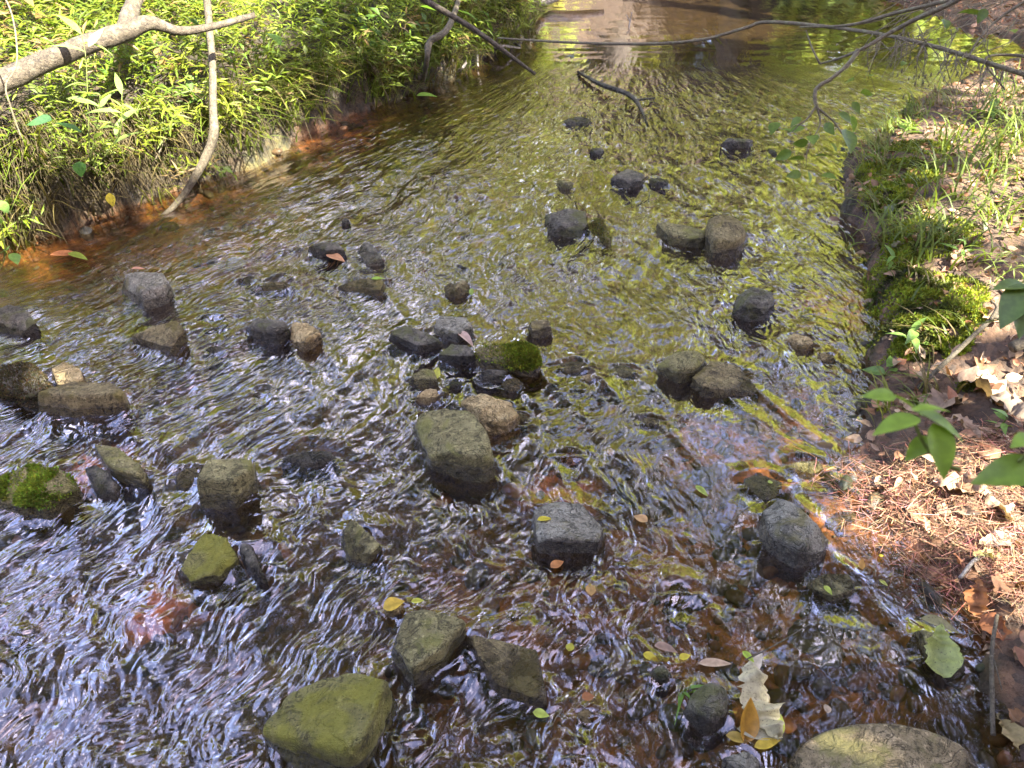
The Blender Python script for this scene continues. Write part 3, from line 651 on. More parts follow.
# ------------------------------------------------------------------ sun, shade and forest
SUN_EL, SUN_AZ = math.radians(50), math.radians(125)
L = np.array([math.cos(SUN_EL) * math.sin(SUN_AZ), math.cos(SUN_EL) * math.cos(SUN_AZ), math.sin(SUN_EL)])
SPOTS = [(*G(930, 300)[:2], .16, .26), (*G(905, 190)[:2], .14, .2), (*P(890, 500)[:2], .17, .15), (*P(985, 568)[:2], .27, .11), (*P(738, 432)[:2], .09, .09), (*P(990, 470)[:2], .1, .1), (*P(1000, 620)[:2], .09, .1),
         (*G(975, 400)[:2], .14, .1), (*P(330, 705)[:2], .075, .05), (*P(575, 506)[:2], .05, .03), (*P(495, 398)[:2], .06, .04), (*P(90, 385)[:2], .09, .03), (*P(55, 372)[:2], .05, .05), (*P(40, 475)[:2], .05, .05), (*P(212, 535)[:2], .03, .03), (*P(524, 345)[:2], .05, .04), (*P(930, 760)[:2], .1, .04),
         (*P(755, 712)[:2], .035, .05), (*P(940, 660)[:2], .03, .03), (*G(1010, 150)[:2], .3, .2), (*G(930, 140)[:2], .16, .16), (*G(965, 230)[:2], .12, .1), (*G(885, 225)[:2], .1, .12)]
def sunny(gx, gy):
    d = sdist(gx, gy) ; xm = np.clip(.25 * (gy - 2), -.3, 2.2)
    a = (d > -.06) & (gx < xm) & (gy > 1.2)
    a |= gy > 7.8
    a |= (d > .0) & (gx > .9) & (gy > 2.5) & (gy < 6) & (gn2(gx * 3.2, gy * 3.2, 71) > .1)
    for (sx, sy, rx, ry) in SPOTS:
        a |= ((gx - sx) / rx)**2 + ((gy - sy) / ry)**2 < 1 + .5 * gn2(gx * 9, gy * 9, 77)
    return a
def leaf_cloud(s, T, size, colr, v=.3, check=True, m=0):
    n = len(T)
    if check:
        g = T - L * (T[:, 2] / L[2])[:, None]
        k = np.ones(n, bool)
        for ox, oy in ((0, 0), (.6, 0), (-.6, 0), (0, .6), (0, -.6)): k &= ~sunny(g[:, 0] + ox * size, g[:, 1] + oy * size)
        T = T[k]; n = len(T); size = size[k]
    q = np.array([(0, 0, 0), (.5, .32, .05), (1, 0, -.05), (.5, -.32, .05)]); f = np.array([(0, 1, 2, 3)])
    W, F = scatter(q, f, rots(rng.uniform(0, 6.3, n), rng.normal(-.2, .5, n), rng.normal(0, .6, n)), T, size)
    s.add(W, F, np.repeat(jig(colr, n, v, .1), 4, 0), m)
s = Soup()                                   # unseen canopy over and behind the stream, gaps shaped for sun patches
n = 26000
gx, gy = rng.uniform(-2.6, 4.2, n), rng.uniform(-1.0, 10.4, n)
hz = rng.uniform(5, 8.5, n)
T = np.column_stack([gx, gy, np.zeros(n)]) + L * (hz / L[2])[:, None]
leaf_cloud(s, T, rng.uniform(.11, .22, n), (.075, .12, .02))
def cloud(n, lo, hi, size, thr, sc, seed, colr=(.075, .12, .02), cut=None, check=True):
    n = int(n); T = rng.uniform(lo, hi, (n, 3)); k = gn3(T * sc, seed) > thr
    if cut is not None: k &= ~cut(T)
    leaf_cloud(s, T[k], rng.uniform(*size, n)[k], colr, check=check)
cloud(9000, (-9, -9, .6), (9, -1.2, 8), (.35, .6), -.45, .8, 5, (.05, .075, .014))                    # unseen leaves behind the photographer, added to darken stone fronts
cloud(6000, (-8, -5, 5.5), (8, 0.0, 9.5), (.28, .5), -.25, .9, 8, (.05, .08, .014))                   # overhead leaves, added to block skylight
cloud(10000, (-10, -2, .9), (-4.0, 9.5, 9), (.25, .45), -.2, .7, 6, (.08, .125, .018))   # left of the stream
cloud(9000, (2.8, -2, 3.2), (9.5, 8.5, 9.5), (.22, .42), -.2, .7, 7)                # high over the right bank
cloud(15000, (-13, 13, 7.5), (15, 18, 20), (.3, .6), .0, .5, 27, (.2, .22, .02), check=False)
cloud(10500, (-8, 3.8, 8), (3.5, 10.5, 14), (.24, .48), -.03, .6, 28, (.04, .06, .012), check=False)     # tall crowns ahead, open to the sky
cloud(8500, (.7, 1.6, 4.8), (4.8, 6.4, 8.5), (.14, .26), -.05, .9, 17, check=False)              # limb reaching over the stream
for (tx, ty, r) in ((5.5, 2.0, .2), (6.5, 6, .25), (-6, 4, .22), (-5, -2, .2), (2.5, -4, .25), (-2, -5, .2)):
    add_tube(s, [(tx, ty, -.1), (tx + .1, ty, 3), (tx, ty + .2, 6), (tx - .1, ty, 9)], [r, r * .8, r * .6, r * .3], m=1, seg=10)
tag(s.build('shading_canopy', [M_SHADE, M_TRUNK]), kind='stuff')

s = Soup()                                   # the wood beyond the pool, seen mirrored in the water
for k in range(46):
    tx = rng.uniform(-9, 13); ty = rng.uniform(12.5, 21)
    if 1.0 < tx < 3.6 and ty < 15: ty += 4
    hh = rng.uniform(4.0, 8.5) * (1 + .012 * (ty - 12)); rad = rng.uniform(1.0, 1.9); z0 = float(gz(np.array([tx]), np.array([ty]))[0])
    n = 1900
    T = rng.normal(0, 1, (n, 3)); T /= np.linalg.norm(T, axis=1)[:, None]; T *= (rng.random(n)**.4)[:, None]
    T = T * np.array([rad, rad, hh * .5]) + np.array([tx, ty, z0 + hh * .55])
    cl = gn3(T * 1.0, k) > -.18
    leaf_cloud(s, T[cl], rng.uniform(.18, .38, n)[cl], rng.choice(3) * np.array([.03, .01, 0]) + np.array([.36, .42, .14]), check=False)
    add_tube(s, [(tx, ty, z0 - .2), (tx + rng.normal(0, .1), ty, z0 + hh * .4), (tx, ty, z0 + hh * .85)], [.14, .1, .03], m=1, seg=8)
n = 7000                                     # shrubs on the far shore
T = np.column_stack([rng.uniform(-5, 11, n), rng.uniform(11.2, 13.2, n), np.zeros(n)])
T[:, 2] = gz(T[:, 0], T[:, 1]) + rng.random(n)**1.5 * 1.6
cl = (gn2(T[:, 0] * 1.1, T[:, 2] * .9, 4) > -.1) & ~((T[:, 0] > 1.3) & (T[:, 0] < 3.5) & (T[:, 2] < 2.6))
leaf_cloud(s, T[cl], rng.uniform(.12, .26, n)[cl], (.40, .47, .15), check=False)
n = 7000                                     # bushes over the pool's right shore
T = np.column_stack([rng.uniform(3.5, 7.5, n), rng.uniform(8.6, 11.5, n), np.zeros(n)])
T[:, 2] = gz(T[:, 0], T[:, 1]) + rng.random(n)**1.3 * 4.2
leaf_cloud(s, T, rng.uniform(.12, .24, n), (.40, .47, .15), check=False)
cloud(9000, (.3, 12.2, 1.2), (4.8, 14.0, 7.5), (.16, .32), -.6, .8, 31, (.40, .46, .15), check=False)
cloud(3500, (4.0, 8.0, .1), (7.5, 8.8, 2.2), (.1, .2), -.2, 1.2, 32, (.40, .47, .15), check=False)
for tx, ty in ((1.5, 12.2), (2.4, 12.6), (3.2, 12.1)):
    add_tube(s, [(tx, ty, 0), (tx + .1, ty, 4), (tx, ty, 9)], [.28, .22, .12], m=1, seg=10)
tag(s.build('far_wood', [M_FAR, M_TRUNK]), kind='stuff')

# ------------------------------------------------------------------ left bank greenery
def stem_proto(k, nleaf, h, lw, ll):
    """upright stem with alternate lance leaves -> V,F"""
    V, F, n = [], [], 0
    lean = rng.uniform(.15, .6); az = 0
    t = np.linspace(0, 1, 5); px = lean * h * t**2; pz = h * (t - .25 * lean * t**2)
    for w in ((.0, .0016), (.0016, .0)):
        pass
    st = np.concatenate([np.column_stack([px, np.full(5, -.0012), pz]), np.column_stack([px, np.full(5, .0012), pz])])
    V.append(st); F.append(np.array([(i, i + 1, i + 6, i + 5) for i in range(4)])); n = 10
    tv, tf = leaf_tpl(lw / ll, 2, .25, .35, 'lance')
    for i in range(nleaf):
        tt = .25 + .75 * (i + .5) / nleaf
        T = np.array([[np.interp(tt, t, px), 0, np.interp(tt, t, pz)]])
        W, f = scatter(tv, tf, rots([i * 2.6 + rng.normal(0, .5)], [rng.uniform(.0, .8)], [rng.normal(0, .4)]), T, [ll * rng.uniform(.65, 1.15)])
        V.append(W); F.append(f + n); n += len(W)
    return np.concatenate(V), np.concatenate(F)
protos = [stem_proto(k, rng.integers(9, 14), 1.0, .034, .20) for k in range(8)] + [stem_proto(k, 7, .8, .11, .19) for k in range(2)]
s = Soup()
N = 40000
gx = rng.uniform(-5.6, .9, N); gy = rng.uniform(1.6, 9.2, N)
d = sdist(gx, gy); xm = np.clip(.25 * (gy - 2), -.3, 2.2)
keep = (d > .02) & (gx < xm) & (d < 3.4) & (rng.random(N) < np.clip(.65 + .9 * gn2(gx * 1.6, gy * 1.6, 55), .12, 1))
gx, gy, d = gx[keep], gy[keep], d[keep]
e = .03; gr = np.stack([sdist(gx + e, gy) - d, sdist(gx, gy + e) - d], 1) / e       # away from water
zz = gz(gx, gy)
pid = rng.choice(10, len(gx), p=[.116] * 8 + [.036] * 2)
for k, (tv, tf) in enumerate(protos):
    m = pid == k; n = m.sum()
    az = np.arctan2(-gr[m][:, 1], -gr[m][:, 0]) + rng.normal(0, .9, n)
    near = np.exp(-d[m] / .3)
    R = rots(az, -rng.uniform(0, .35, n) - .5 * near, rng.normal(0, .2, n))
    sc = rng.uniform(.2, .42, n)
    W, F = scatter(tv, tf, R, np.column_stack([gx[m], gy[m], zz[m] - .01]), sc)
    base = np.array([.115, .185, .012]) * (1 if k < 8 else np.array([.6, .8, 1.5]))
    base = np.where(rng.random((n, 1)) < .1, np.array([[.17, .12, .05]]), base) + rng.random((n, 1)) * np.array([[.09, .05, .005]])
    s.add(W, F, np.repeat(np.clip(base * rng.uniform(.65, 1.25, (n, 1)), .01, .5), len(tv), 0))
tag(s.build('grass', M_GRASS), kind='stuff')

def blades(s, base, n, ln, spread, colr, w=.006, lean=None):
    tv = []; m = 6
    for i in range(n):
        az = rng.uniform(0, 6.3) if lean is None else rng.normal(lean, .8)
        l = ln * rng.uniform(.5, 1.2); b = base + np.array([rng.normal(0, spread), rng.normal(0, spread), -.01]); dr = rng.uniform(.5, 1.3)
        t = np.linspace(0, 1, m); out = l * (.25 * t + .6 * dr * t**2); zz = l * (t - .55 * dr * t**2.2)
        cx, cy = b[0] + np.cos(az) * out, b[1] + np.sin(az) * out; ww = w * (1 - t**2) * .5 + .0004
        sx, sy = -np.sin(az) * ww, np.cos(az) * ww
        V = np.concatenate([np.column_stack([cx - sx, cy - sy, b[2] + zz]), np.column_stack([cx + sx, cy + sy, b[2] + zz])])
        s.add(V, [(j, j + 1, j + m + 1, j + m) for j in range(m - 1)], np.clip(np.array(colr) * rng.uniform(.7, 1.3), .01, .6))

# dead stems and rootlets hanging over the cut bank
s = Soup(); n = 0
EDGE = np.array(LEFT[3:])
seg = np.linalg.norm(np.diff(EDGE, axis=0), axis=1); cum = np.concatenate([[0], np.cumsum(seg)])
for k in range(1200):
    t = rng.uniform(0, cum[-1]) if k % 2 == 0 else rng.uniform(0, 1.0)
    ex, ey = np.interp(t, cum, EDGE[:, 0]), np.interp(t, cum, EDGE[:, 1])
    i = min(np.searchsorted(cum, t, 'right') - 1, len(seg) - 1); tg = (EDGE[i + 1] - EDGE[i]) / seg[i]; nr = np.array([tg[1], -tg[0]])   # towards water
    if sdist(np.array([ex + nr[0] * .05]), np.array([ey + nr[1] * .05]))[0] > 0: nr = -nr
    b = rng.uniform(.05, .3); st = np.array([ex, ey]) - nr * b
    z0 = float(gz(np.array([st[0]]), np.array([st[1]]))[0]) + rng.uniform(0, .06)
    out = rng.uniform(.02, .16) + b; lz = rng.uniform(.0, z0 * .9)
    sd = rng.normal(0, .09)
    p1 = np.array([*(st + nr * out * .5 + tg * sd * .4), z0 + rng.uniform(-.02, .07)]); p2 = np.array([*(st + nr * out + tg * sd), lz])
    p0 = np.array([*st, z0])
    c = np.array([.095, .072, .03]) * rng.uniform(.3, 1.2)
    r = rng.choice((.0009, .0013, .002))
    V, F, T = tube([p0, p1, (p1 + p2) / 2 + rng.normal(0, .012, 3), p2], [r, r, r * .8, r * .5], seg=3, sub=3)
    s.add(V, F, c)
tag(s.build('dead_stems', M_DRY), kind='stuff')
def overhang(s, E, n, ln, back):
    sg = np.linalg.norm(np.diff(E, axis=0), axis=1); cm_ = np.concatenate([[0], np.cumsum(sg)])
    for k in range(n):
        t = rng.uniform(0, cm_[-1]); ex, ey = np.interp(t, cm_, E[:, 0]), np.interp(t, cm_, E[:, 1])
        i = min(np.searchsorted(cm_, t, 'right') - 1, len(sg) - 1); tg = (E[i + 1] - E[i]) / sg[i]; nr = np.array([tg[1], -tg[0]])
        if sdist(np.array([ex + nr[0] * .05]), np.array([ey + nr[1] * .05]))[0] > 0: nr = -nr
        st = np.array([ex, ey]) - nr * rng.uniform(*back); z0 = float(gz(np.array([st[0]]), np.array([st[1]]))[0])
        blades(s, np.array([*st, z0]), rng.integers(6, 14), rng.uniform(*ln), .03, [(.12, .17, .018), (.17, .19, .025), (.15, .12, .04), (.13, .18, .02)][k % 4], .0075, math.atan2(nr[1], nr[0]))
s = Soup()                                   # long grass drooping over the edges
overhang(s, EDGE, 380, (.2, .42), (.0, .16))
overhang(s, np.array(RIGHT[7:20]), 70, (.08, .2), (.02, .2))
tag(s.build('grass', M_GRASS), kind='stuff')

# ------------------------------------------------------------------ right bank: grass, moss, litter, needles
s = Soup()
for (px, py, n, ln) in ((930, 250, 40, .26), (945, 225, 30, .24), (960, 200, 35, .25), (985, 175, 40, .28), (1010, 160, 40, .3), (900, 215, 18, .16), (925, 180, 25, .2), (970, 140, 40, .24), (1000, 120, 40, .28), (950, 150, 22, .2), (1020, 230, 30, .28), (930, 300, 10, .14), (985, 260, 14, .2), (900, 160, 16, .14), (1015, 100, 40, .28), (890, 250, 14, .12), (940, 170, 25, .2), (1040, 140, 60, .3), (1060, 200, 60, .3)):
    g = G(px, py); g[2] = float(gz(g[:1], g[1:2])[0])
    blades(s, g, int(n * 1.1), ln * .85, .09, (.13, .175, .022), .0075)
tv, tf = protos[0]
n = 420
gx = rng.uniform(1.1, 3.4, n); gy = rng.uniform(2.2, 5.4, n); k = (sdist(gx, gy) > .05); gx, gy = gx[k], gy[k]; n = len(gx)
for q in range(5):
    m = np.arange(n) % 5 == q
    W, F = scatter(*protos[q], rots(rng.uniform(0, 6.3, m.sum()), -rng.uniform(0, .4, m.sum()), rng.normal(0, .3, m.sum())), np.column_stack([gx[m], gy[m], gz(gx[m], gy[m]) - .01]), rng.uniform(.07, .2, m.sum()))
    s.add(W, F, np.repeat(np.clip(np.array([.16, .2, .03]) * rng.uniform(.6, 1.2, (m.sum(), 1)), .01, .6), len(protos[q][0]), 0))
tag(s.build('grass', M_GRASS), kind='stuff')

s = Soup()
mossp = []
for (px, py, rx, ry, n) in ((895, 180, .17, .2, 6000), (885, 200, .1, .12, 2500), (900, 290, .12, .14, 5000), (905, 330, .15, .1, 6500), (940, 325, .13, .1, 5000), (890, 265, .1, .12, 3000), (935, 295, .16, .14, 4000), (930, 350, .12, .06, 4500), (920, 240, .2, .2, 4000), (975, 385, .05, .03, 600), (915, 150, .15, .15, 2500)):
    g = G(px, py); a = rng.uniform(0, 6.3, n); r = np.sqrt(rng.random(n)); xx_, yy_ = g[0] + rx * r * np.cos(a), g[1] + ry * r * np.sin(a)
    bump = .03 * (1 - r**2) * (1 + gn2(xx_ * 22, yy_ * 22, 8))
    k = (sdist(xx_, yy_) > -.02) & (gn2(xx_ * 14, yy_ * 14, 15) > -.35)
    mossp.append(np.column_stack([xx_, yy_, gz(xx_, yy_) + bump * rng.uniform(.5, 1, n)])[k])
T = np.concatenate(mossp); n = len(T); tv, tf = leaf_tpl(.42, 2, .2, .2, 'lance')
W, F = scatter(tv, tf, rots(rng.uniform(0, 6.3, n), rng.normal(.7, .5, n), rng.uniform(0, 6, n)), T, rng.uniform(.008, .018, n))
cl = np.clip(.95 + 1.3 * gn2(T[:, 0] * 9, T[:, 1] * 9, 3) + .5 * gn2(T[:, 0] * 30, T[:, 1] * 30, 4), .25, 1.8)[:, None]
s.add(W, F, np.repeat(np.clip(jig((.17, .20, .014), n, .25, .1) * cl, .01, .5), len(tv), 0))
tag(s.build('moss', M_MOSS), kind='stuff')

s = Soup()
n = 17000
gx = rng.uniform(.85, 4.4, n); gy = rng.uniform(.55, 7.6, n); d = sdist(gx, gy)
k = (d > .0) & (rng.random(n) < np.where(gy < 2.3, 1, .55)); gx, gy, d = gx[k], gy[k], d[k]; n = len(gx)
pal = np.array([(.32, .17, .09), (.42, .27, .16), (.22, .11, .05), (.5, .36, .22), (.14, .08, .04), (.36, .16, .08)])
for tpl, q in ((leaf_tpl(.55, 4, .3, .25, 'ovate', .05), 0), (leaf_tpl(.35, 4, .5, -.3, 'lance', .08), 1), (leaf_tpl(.75, 4, -.25, .3, 'round', .1), 2)):
    m = np.arange(n) % 3 == q; c = m.sum()
    W, F = scatter(*tpl, rots(rng.uniform(0, 6.3, c), rng.normal(.05, .3, c), rng.normal(0, .45, c)), np.column_stack([gx[m], gy[m], gz(gx[m], gy[m]) + rng.uniform(.002, .02, c)]), rng.uniform(.014, .055, c))
    s.add(W, F, np.repeat(pal[rng.integers(0, 6, c)] * rng.uniform(.6, 1.2, (c, 1)), len(tpl[0]), 0))
tag(s.build('leaf_litter', M_DEAD), kind='stuff')

s = Soup()
n = 4200
ctr = [P(915, 515), P(950, 560), P(985, 585), P(990, 480), P(1025, 600), P(890, 490), P(1020, 540)]
ci = rng.integers(0, len(ctr), n); T = np.array(ctr)[ci] + rng.normal(0, 1, (n, 3)) * np.array([.09, .06, 0])
k = sdist(T[:, 0], T[:, 1]) > -.16; T = T[k]; n = len(T); T[:, 2] = np.maximum(gz(T[:, 0], T[:, 1]), -.004) + rng.random(n)**2 * .03 + .003
q = np.array([(-.5, -.5, 0), (0, -.5, .06), (.5, -.5, 0), (.5, .5, 0), (0, .5, .06), (-.5, .5, 0)]); f = np.array([(0, 1, 4, 5), (1, 2, 3, 4)])
W, F = scatter(q, f, rots(rng.uniform(0, 6.3, n), rng.normal(0, .25, n), rng.uniform(0, 3, n)), T, np.column_stack([rng.uniform(.03, .085, n), rng.uniform(.0009, .0018, n), np.full(n, .04)]))
s.add(W, F, np.repeat(np.clip(np.array([(.33, .17, .10)]) * rng.uniform(.25, 1.4, (n, 1)) * (1 + .15 * rng.normal(0, 1, (n, 3))), .01, .8), 6, 0))
tag(s.build('pine_needles', M_DRY), kind='stuff')

# ------------------------------------------------------------------ single leaves
def frame(n, yaw, tilt=0):
    n = n / np.linalg.norm(n); a = np.array([math.cos(yaw), math.sin(yaw), 0]); a -= n * (a @ n); a /= np.linalg.norm(a)
    return np.column_stack([a, np.cross(n, a), n])
def one_leaf(px, py, size, yaw, colr, label, name='fallen_leaf', cat='leaf', W=.55, prof='ovate', mat=None, curl=.12, fold=.12, wave=.0, n=8, at=None, nrm=None, group=None, lift=.004, spots=None, rag=0.0):
    p, nn = hit(px, py) if at is None else (np.asarray(at), np.array([0, 0, 1.0]))
    if nrm is not None: nn = np.asarray(nrm, float)
    tv, tf = leaf_tpl(W, n, fold, curl, prof, wave); tv = tv - np.array([.5, 0, 0])
    if rag:
        q = tv * np.array([9, 5, 0]) + px * .13; tv = tv + np.column_stack([rag * .5 * gn3(q, 3), rag * gn3(q * 1.7, 4) * (np.abs(tv[:, 1]) > 1e-6), rag * 1.2 * gn3(q * .8, 5)])
    R = frame(nn, yaw); V = (tv * size) @ R.T + p + nn / np.linalg.norm(nn) * lift
    if V[:, 2].min() < 0.004 and p[2] < .02: V[:, 2] += .004 - V[:, 2].min()
    c = np.tile(np.array(colr, float), (len(V), 1)); c *= (1 - .25 * (np.abs(tv[:, 1]) < 1e-6))[:, None]
    s = Soup(); s.add(V, tf, c)
    return tag(s.build(name, mat or M_YELLOW, loc=p), label, cat, group)
YL, GR, LG = (.62, .52, .05), (.22, .36, .05), (.42, .50, .08)
one_leaf(545, 520, .040, .25, YL, 'bright yellow pointed leaf lying on the flat grey stone', W=.55)
one_leaf(650, 660, .034, -.4, YL, 'yellow oval leaf on the little black stone near the bottom', W=.6)
one_leaf(570, 650, .024, 1.2, (.4, .38, .05), 'dull yellow green leaf floating left of the little black stone', W=.8)
one_leaf(541, 717, .034, -.2, LG, 'pale green leaf floating near the bottom centre', W=.6)
one_leaf(701, 494, .044, -.9, (.34, .42, .08), 'pale green leaf caught in the riffle left of the ridged grey rock', W=.45)
one_leaf(789, 484, .016, .3, YL, 'tiny yellow leaf on the water beside the ridged grey rock', W=.7)
one_leaf(770, 483, .016, .1, LG, 'tiny light green leaf on the flat submerged stone', W=.7)
one_leaf(828, 591, .028, -1.2, LG, 'pale green oval leaf on the low wet green grey stone', W=.5)
one_leaf(882, 586, .022, -.8, (.5, .52, .1), 'small pale yellow leaf alone on the dark shallows', W=.5)
one_leaf(880, 559, .014, .2, YL, 'tiny yellow leaf at the edge of the needle bed', W=.6)
one_leaf(860, 568, .03, 1.3, (.45, .24, .05), 'orange brown curled scrap stuck on twigs in the shallows', W=.5, curl=-.3, mat=M_DEAD)
one_leaf(378, 279, .05, .1, (.3, .45, .05), 'bright green leaf on the flat brown stone', W=.4, prof='lance')
one_leaf(471, 293, .04, 1.5, (.25, .36, .06), 'upright green leaf below the leafy brown stone', W=.5)
one_leaf(437, 377, .045, 1.4, (.5, .5, .05), 'yellow green leaf standing against the small dark olive stone', W=.6, nrm=(0, -.5, .8))
one_leaf(466, 345, .07, -.7, (.5, .36, .27), 'pale pinkish curled dead leaf on the black stone', W=.45, mat=M_DEAD, curl=.4, fold=.3)
one_leaf(139, 271, .05, .1, (.5, .25, .14), 'orange brown leaf on the pale topped block', W=.35, mat=M_DEAD)
one_leaf(336, 260, .09, -.5, (.5, .26, .12), 'orange leaf under the dark pale faced stone', W=.5, mat=M_DEAD)
one_leaf(394, 605, .05, .3, (.62, .42, .05), 'orange yellow leaf by the grey brown wedge shaped stone', W=.8)
one_leaf(418, 604, .03, .2, (.5, .5, .06), 'yellow green scrap of leaf at the top of the wedge shaped stone', W=.5)
one_leaf(588, 700, .03, .4, (.3, .12, .04), 'rusty curled leaf over the grey tan stone', W=.7, mat=M_DEAD, curl=.4)
one_leaf(640, 522, .04, 2.5, (.5, .3, .12), 'ochre leaf sunk in the riffle right of the flat grey stone', W=.7, mat=M_DEAD)
one_leaf(557, 568, .04, .6, (.45, .2, .06), 'orange leaf in the water below the flat grey stone', W=.6, mat=M_DEAD)
one_leaf(590, 593, .04, 1.6, (.42, .25, .08), 'tan leaf sunk below the flat grey stone to its right', W=.6, mat=M_DEAD)
one_leaf(360, 196, .045, .8, (.42, .4, .1), 'small yellowish leaf on the upper left riffle', W=.4)
one_leaf(68, 258, .12, .2, (.4, .16, .06), 'red brown leaf caught at the water edge under the left bank', W=.4, mat=M_DEAD)
one_leaf(79, 259, .10, -.4, (.25, .32, .05), 'yellow green leaf caught beside the red brown leaf', W=.35)
# large mottled leaf folded over the stone at right
one_leaf(938, 655, .11, 1.25, (.34, .38, .10), 'big mottled yellow green leaf draped over the rounded grey green stone', W=.6, mat=M_SPOT, curl=.05, fold=.3, prof='ovate', wave=.035, nrm=(-.25, -.3, .9), lift=.035, n=18, rag=.1)
one_leaf(938, 630, .085, -.35, (.3, .28, .12), 'olive brown leaf on top of the rounded grey green stone', W=.35, mat=M_SPOT, fold=.3, curl=.2, lift=.012)
# pale decayed leaf and its yellow neighbours
one_leaf(755, 712, .16, -1.42, (.56, .50, .29), 'big pale cream decayed leaf standing beside the dark grey rounded rock', W=.46, mat=M_SPOT, curl=-.1, fold=-.3, wave=.05, nrm=(.2, -.12, .97), lift=.035, n=26, rag=.16)
one_leaf(758, 738, .09, -.15, (.5, .46, .30), 'greyish torn end lying across the foot of the pale decayed leaf', W=.4, mat=M_SPOT, curl=.1, lift=.015)
one_leaf(738, 726, .085, 1.5, (.5, .26, .03), 'amber curled leaf between the dark rock and the pale decayed leaf', W=.5, curl=-.3, fold=.4, nrm=(.3, -.3, .9), lift=.02)
one_leaf(766, 748, .062, .3, (.66, .48, .06), 'slim golden yellow leaf under the pale decayed leaf', W=.35, lift=.012, prof='lance')
one_leaf(777, 732, .055, 1.2, (.45, .5, .1), 'light green leaf at the right foot of the pale decayed leaf', W=.35, lift=.02)
one_leaf(737, 743, .05, -.2, (.5, .36, .08), 'dirty yellow leaf at the left foot of the pale decayed leaf', W=.45, lift=.012)
one_leaf(746, 664, .032, -.9, (.4, .55, .06), 'lime green leaf on the straw above the pale decayed leaf', W=.5, lift=.02)
one_leaf(714, 668, .075, .05, (.5, .36, .22), 'tan strip of dead leaf on top of the dark grey rounded rock', W=.28, mat=M_DEAD, lift=.01)
one_leaf(752, 672, .09, .9, (.58, .5, .36), 'straw coloured folded leaf behind the pale decayed leaf', W=.3, mat=M_DEAD, curl=.15, lift=.02)
one_leaf(665, 655, .055, 0, (.3, .2, .14), 'curled brown scrap above the little black stone', W=.4, mat=M_DEAD, curl=.5)
one_leaf(683, 664, .028, .4, (.6, .5, .05), 'small yellow flower like scrap on the grass blade', W=.6, lift=.02)
one_leaf(825, 712, .03, 1.3, (.4, .3, .2), 'pinkish tan curl floating above the broad smooth boulder', W=.5, mat=M_DEAD, curl=.5)
# dead leaves on the right bank
for (px, py, sz, yaw, W, cu, cl_, lb) in (
    (943, 408, .15, .6, .6, .25, (.44, .30, .19), 'broad tan dead leaf lying flat under the leaning twig'),
    (985, 395, .17, -.7, .7, .35, (.42, .29, .19), 'large crumpled tan dead leaf beside the grey branch stub'),
    (1010, 415, .13, -1.2, .6, .4, (.33, .25, .17), 'grey brown folded dead leaf at the right edge'),
    (965, 435, .12, -1.3, .4, .3, (.48, .33, .2), 'narrow tan dead leaf hanging toward the water'),
    (1005, 520, .13, -.9, .35, .2, (.40, .28, .17), 'long tan dead leaf above the needle bed'),
    (965, 492, .14, -.5, .4, .15, (.52, .34, .2), 'pale strip of dead leaf in the sun beside the needle bed'),
    (1002, 545, .12, .1, .35, .2, (.55, .38, .26), 'bleached dead leaf on top of the needle bed'),
    (985, 562, .07, -.05, .4, .1, (.62, .55, .2), 'pale yellow leaf lying in the needle bed'),
    (1012, 588, .12, .3, .45, .3, (.4, .2, .1), 'reddish dead leaf below the needle bed at the right edge'),
    (975, 603, .08, 1.0, .6, .4, (.5, .2, .06), 'orange brown curled leaf at the lower tip of the needle bed'),
    (1000, 632, .08, -1.0, .6, .5, (.45, .17, .06), 'rust coloured leaf hanging from the lower needle clump'),
    (1001, 738, .085, 1.5, .4, .3, (.42, .32, .13), 'yellow brown dead leaf at the bottom of the thin stalk'),
    (1012, 725, .06, .5, .6, .4, (.4, .22, .1), 'ragged brown leaf beside the bottom of the thin stalk'),
    (962, 262, .10, .4, .6, .2, (.45, .27, .17), 'pinkish dead leaf in the bank grass'),
    (900, 250, .06, .2, .6, .2, (.40, .33, .2), 'beige dead leaf at the mossy bank top'),
    (895, 213, .08, .6, .6, .1, (.24, .27, .16), 'grey green flat leaf on the mossy bank'),
    (985, 320, .09, 2.0, .6, .2, (.5, .32, .18), 'sunlit tan leaf above the moss cushion')):
    one_leaf(px, py, sz, yaw, tuple(.72 * q for q in cl_), lb, name='dead_leaf', cat='dead leaf', W=W, mat=M_DEAD, curl=cu, fold=.35, wave=.07, lift=.022, n=18, rag=.16)

# ------------------------------------------------------------------ branches
def stick(name, label, cat, pts, rads, mat, rough=.12, seg=10, sub=6, extra=(), parent=None):
    s = Soup(); add_tube(s, pts, rads, seg=seg, sub=sub, rough=rough, seed=rnd.randint(0, 99))
    for p2, r2 in extra: add_tube(s, p2, r2, seg=max(5, seg - 2), sub=sub, rough=rough, seed=rnd.randint(0, 99))
    o = s.build(name, mat, parent, loc=pts[0])
    return tag(o, label, cat) if parent is None else o
k = 2.95
stick('fallen_branch', 'thick grey forked dead branch leaning over the grassy left bank', 'branch',
      [D(-60, 105, 2.75), D(0, 82, k), D(60, 55, 3.0), D(105, 38, 3.05), D(128, 31, 3.08), D(150, 23, 3.1), D(180, 31, 3.15), D(215, 26, 3.2), D(254, 15, 3.3)],
      [.046, .043, .038, .036, .037, .028, .019, .015, .011], M_BARK, .16, 14, extra=[([D(124, 34, 3.07), D(131, 10, 3.15), D(142, -25, 3.3), D(150, -80, 3.5)], [.036, .032, .03, .026])])
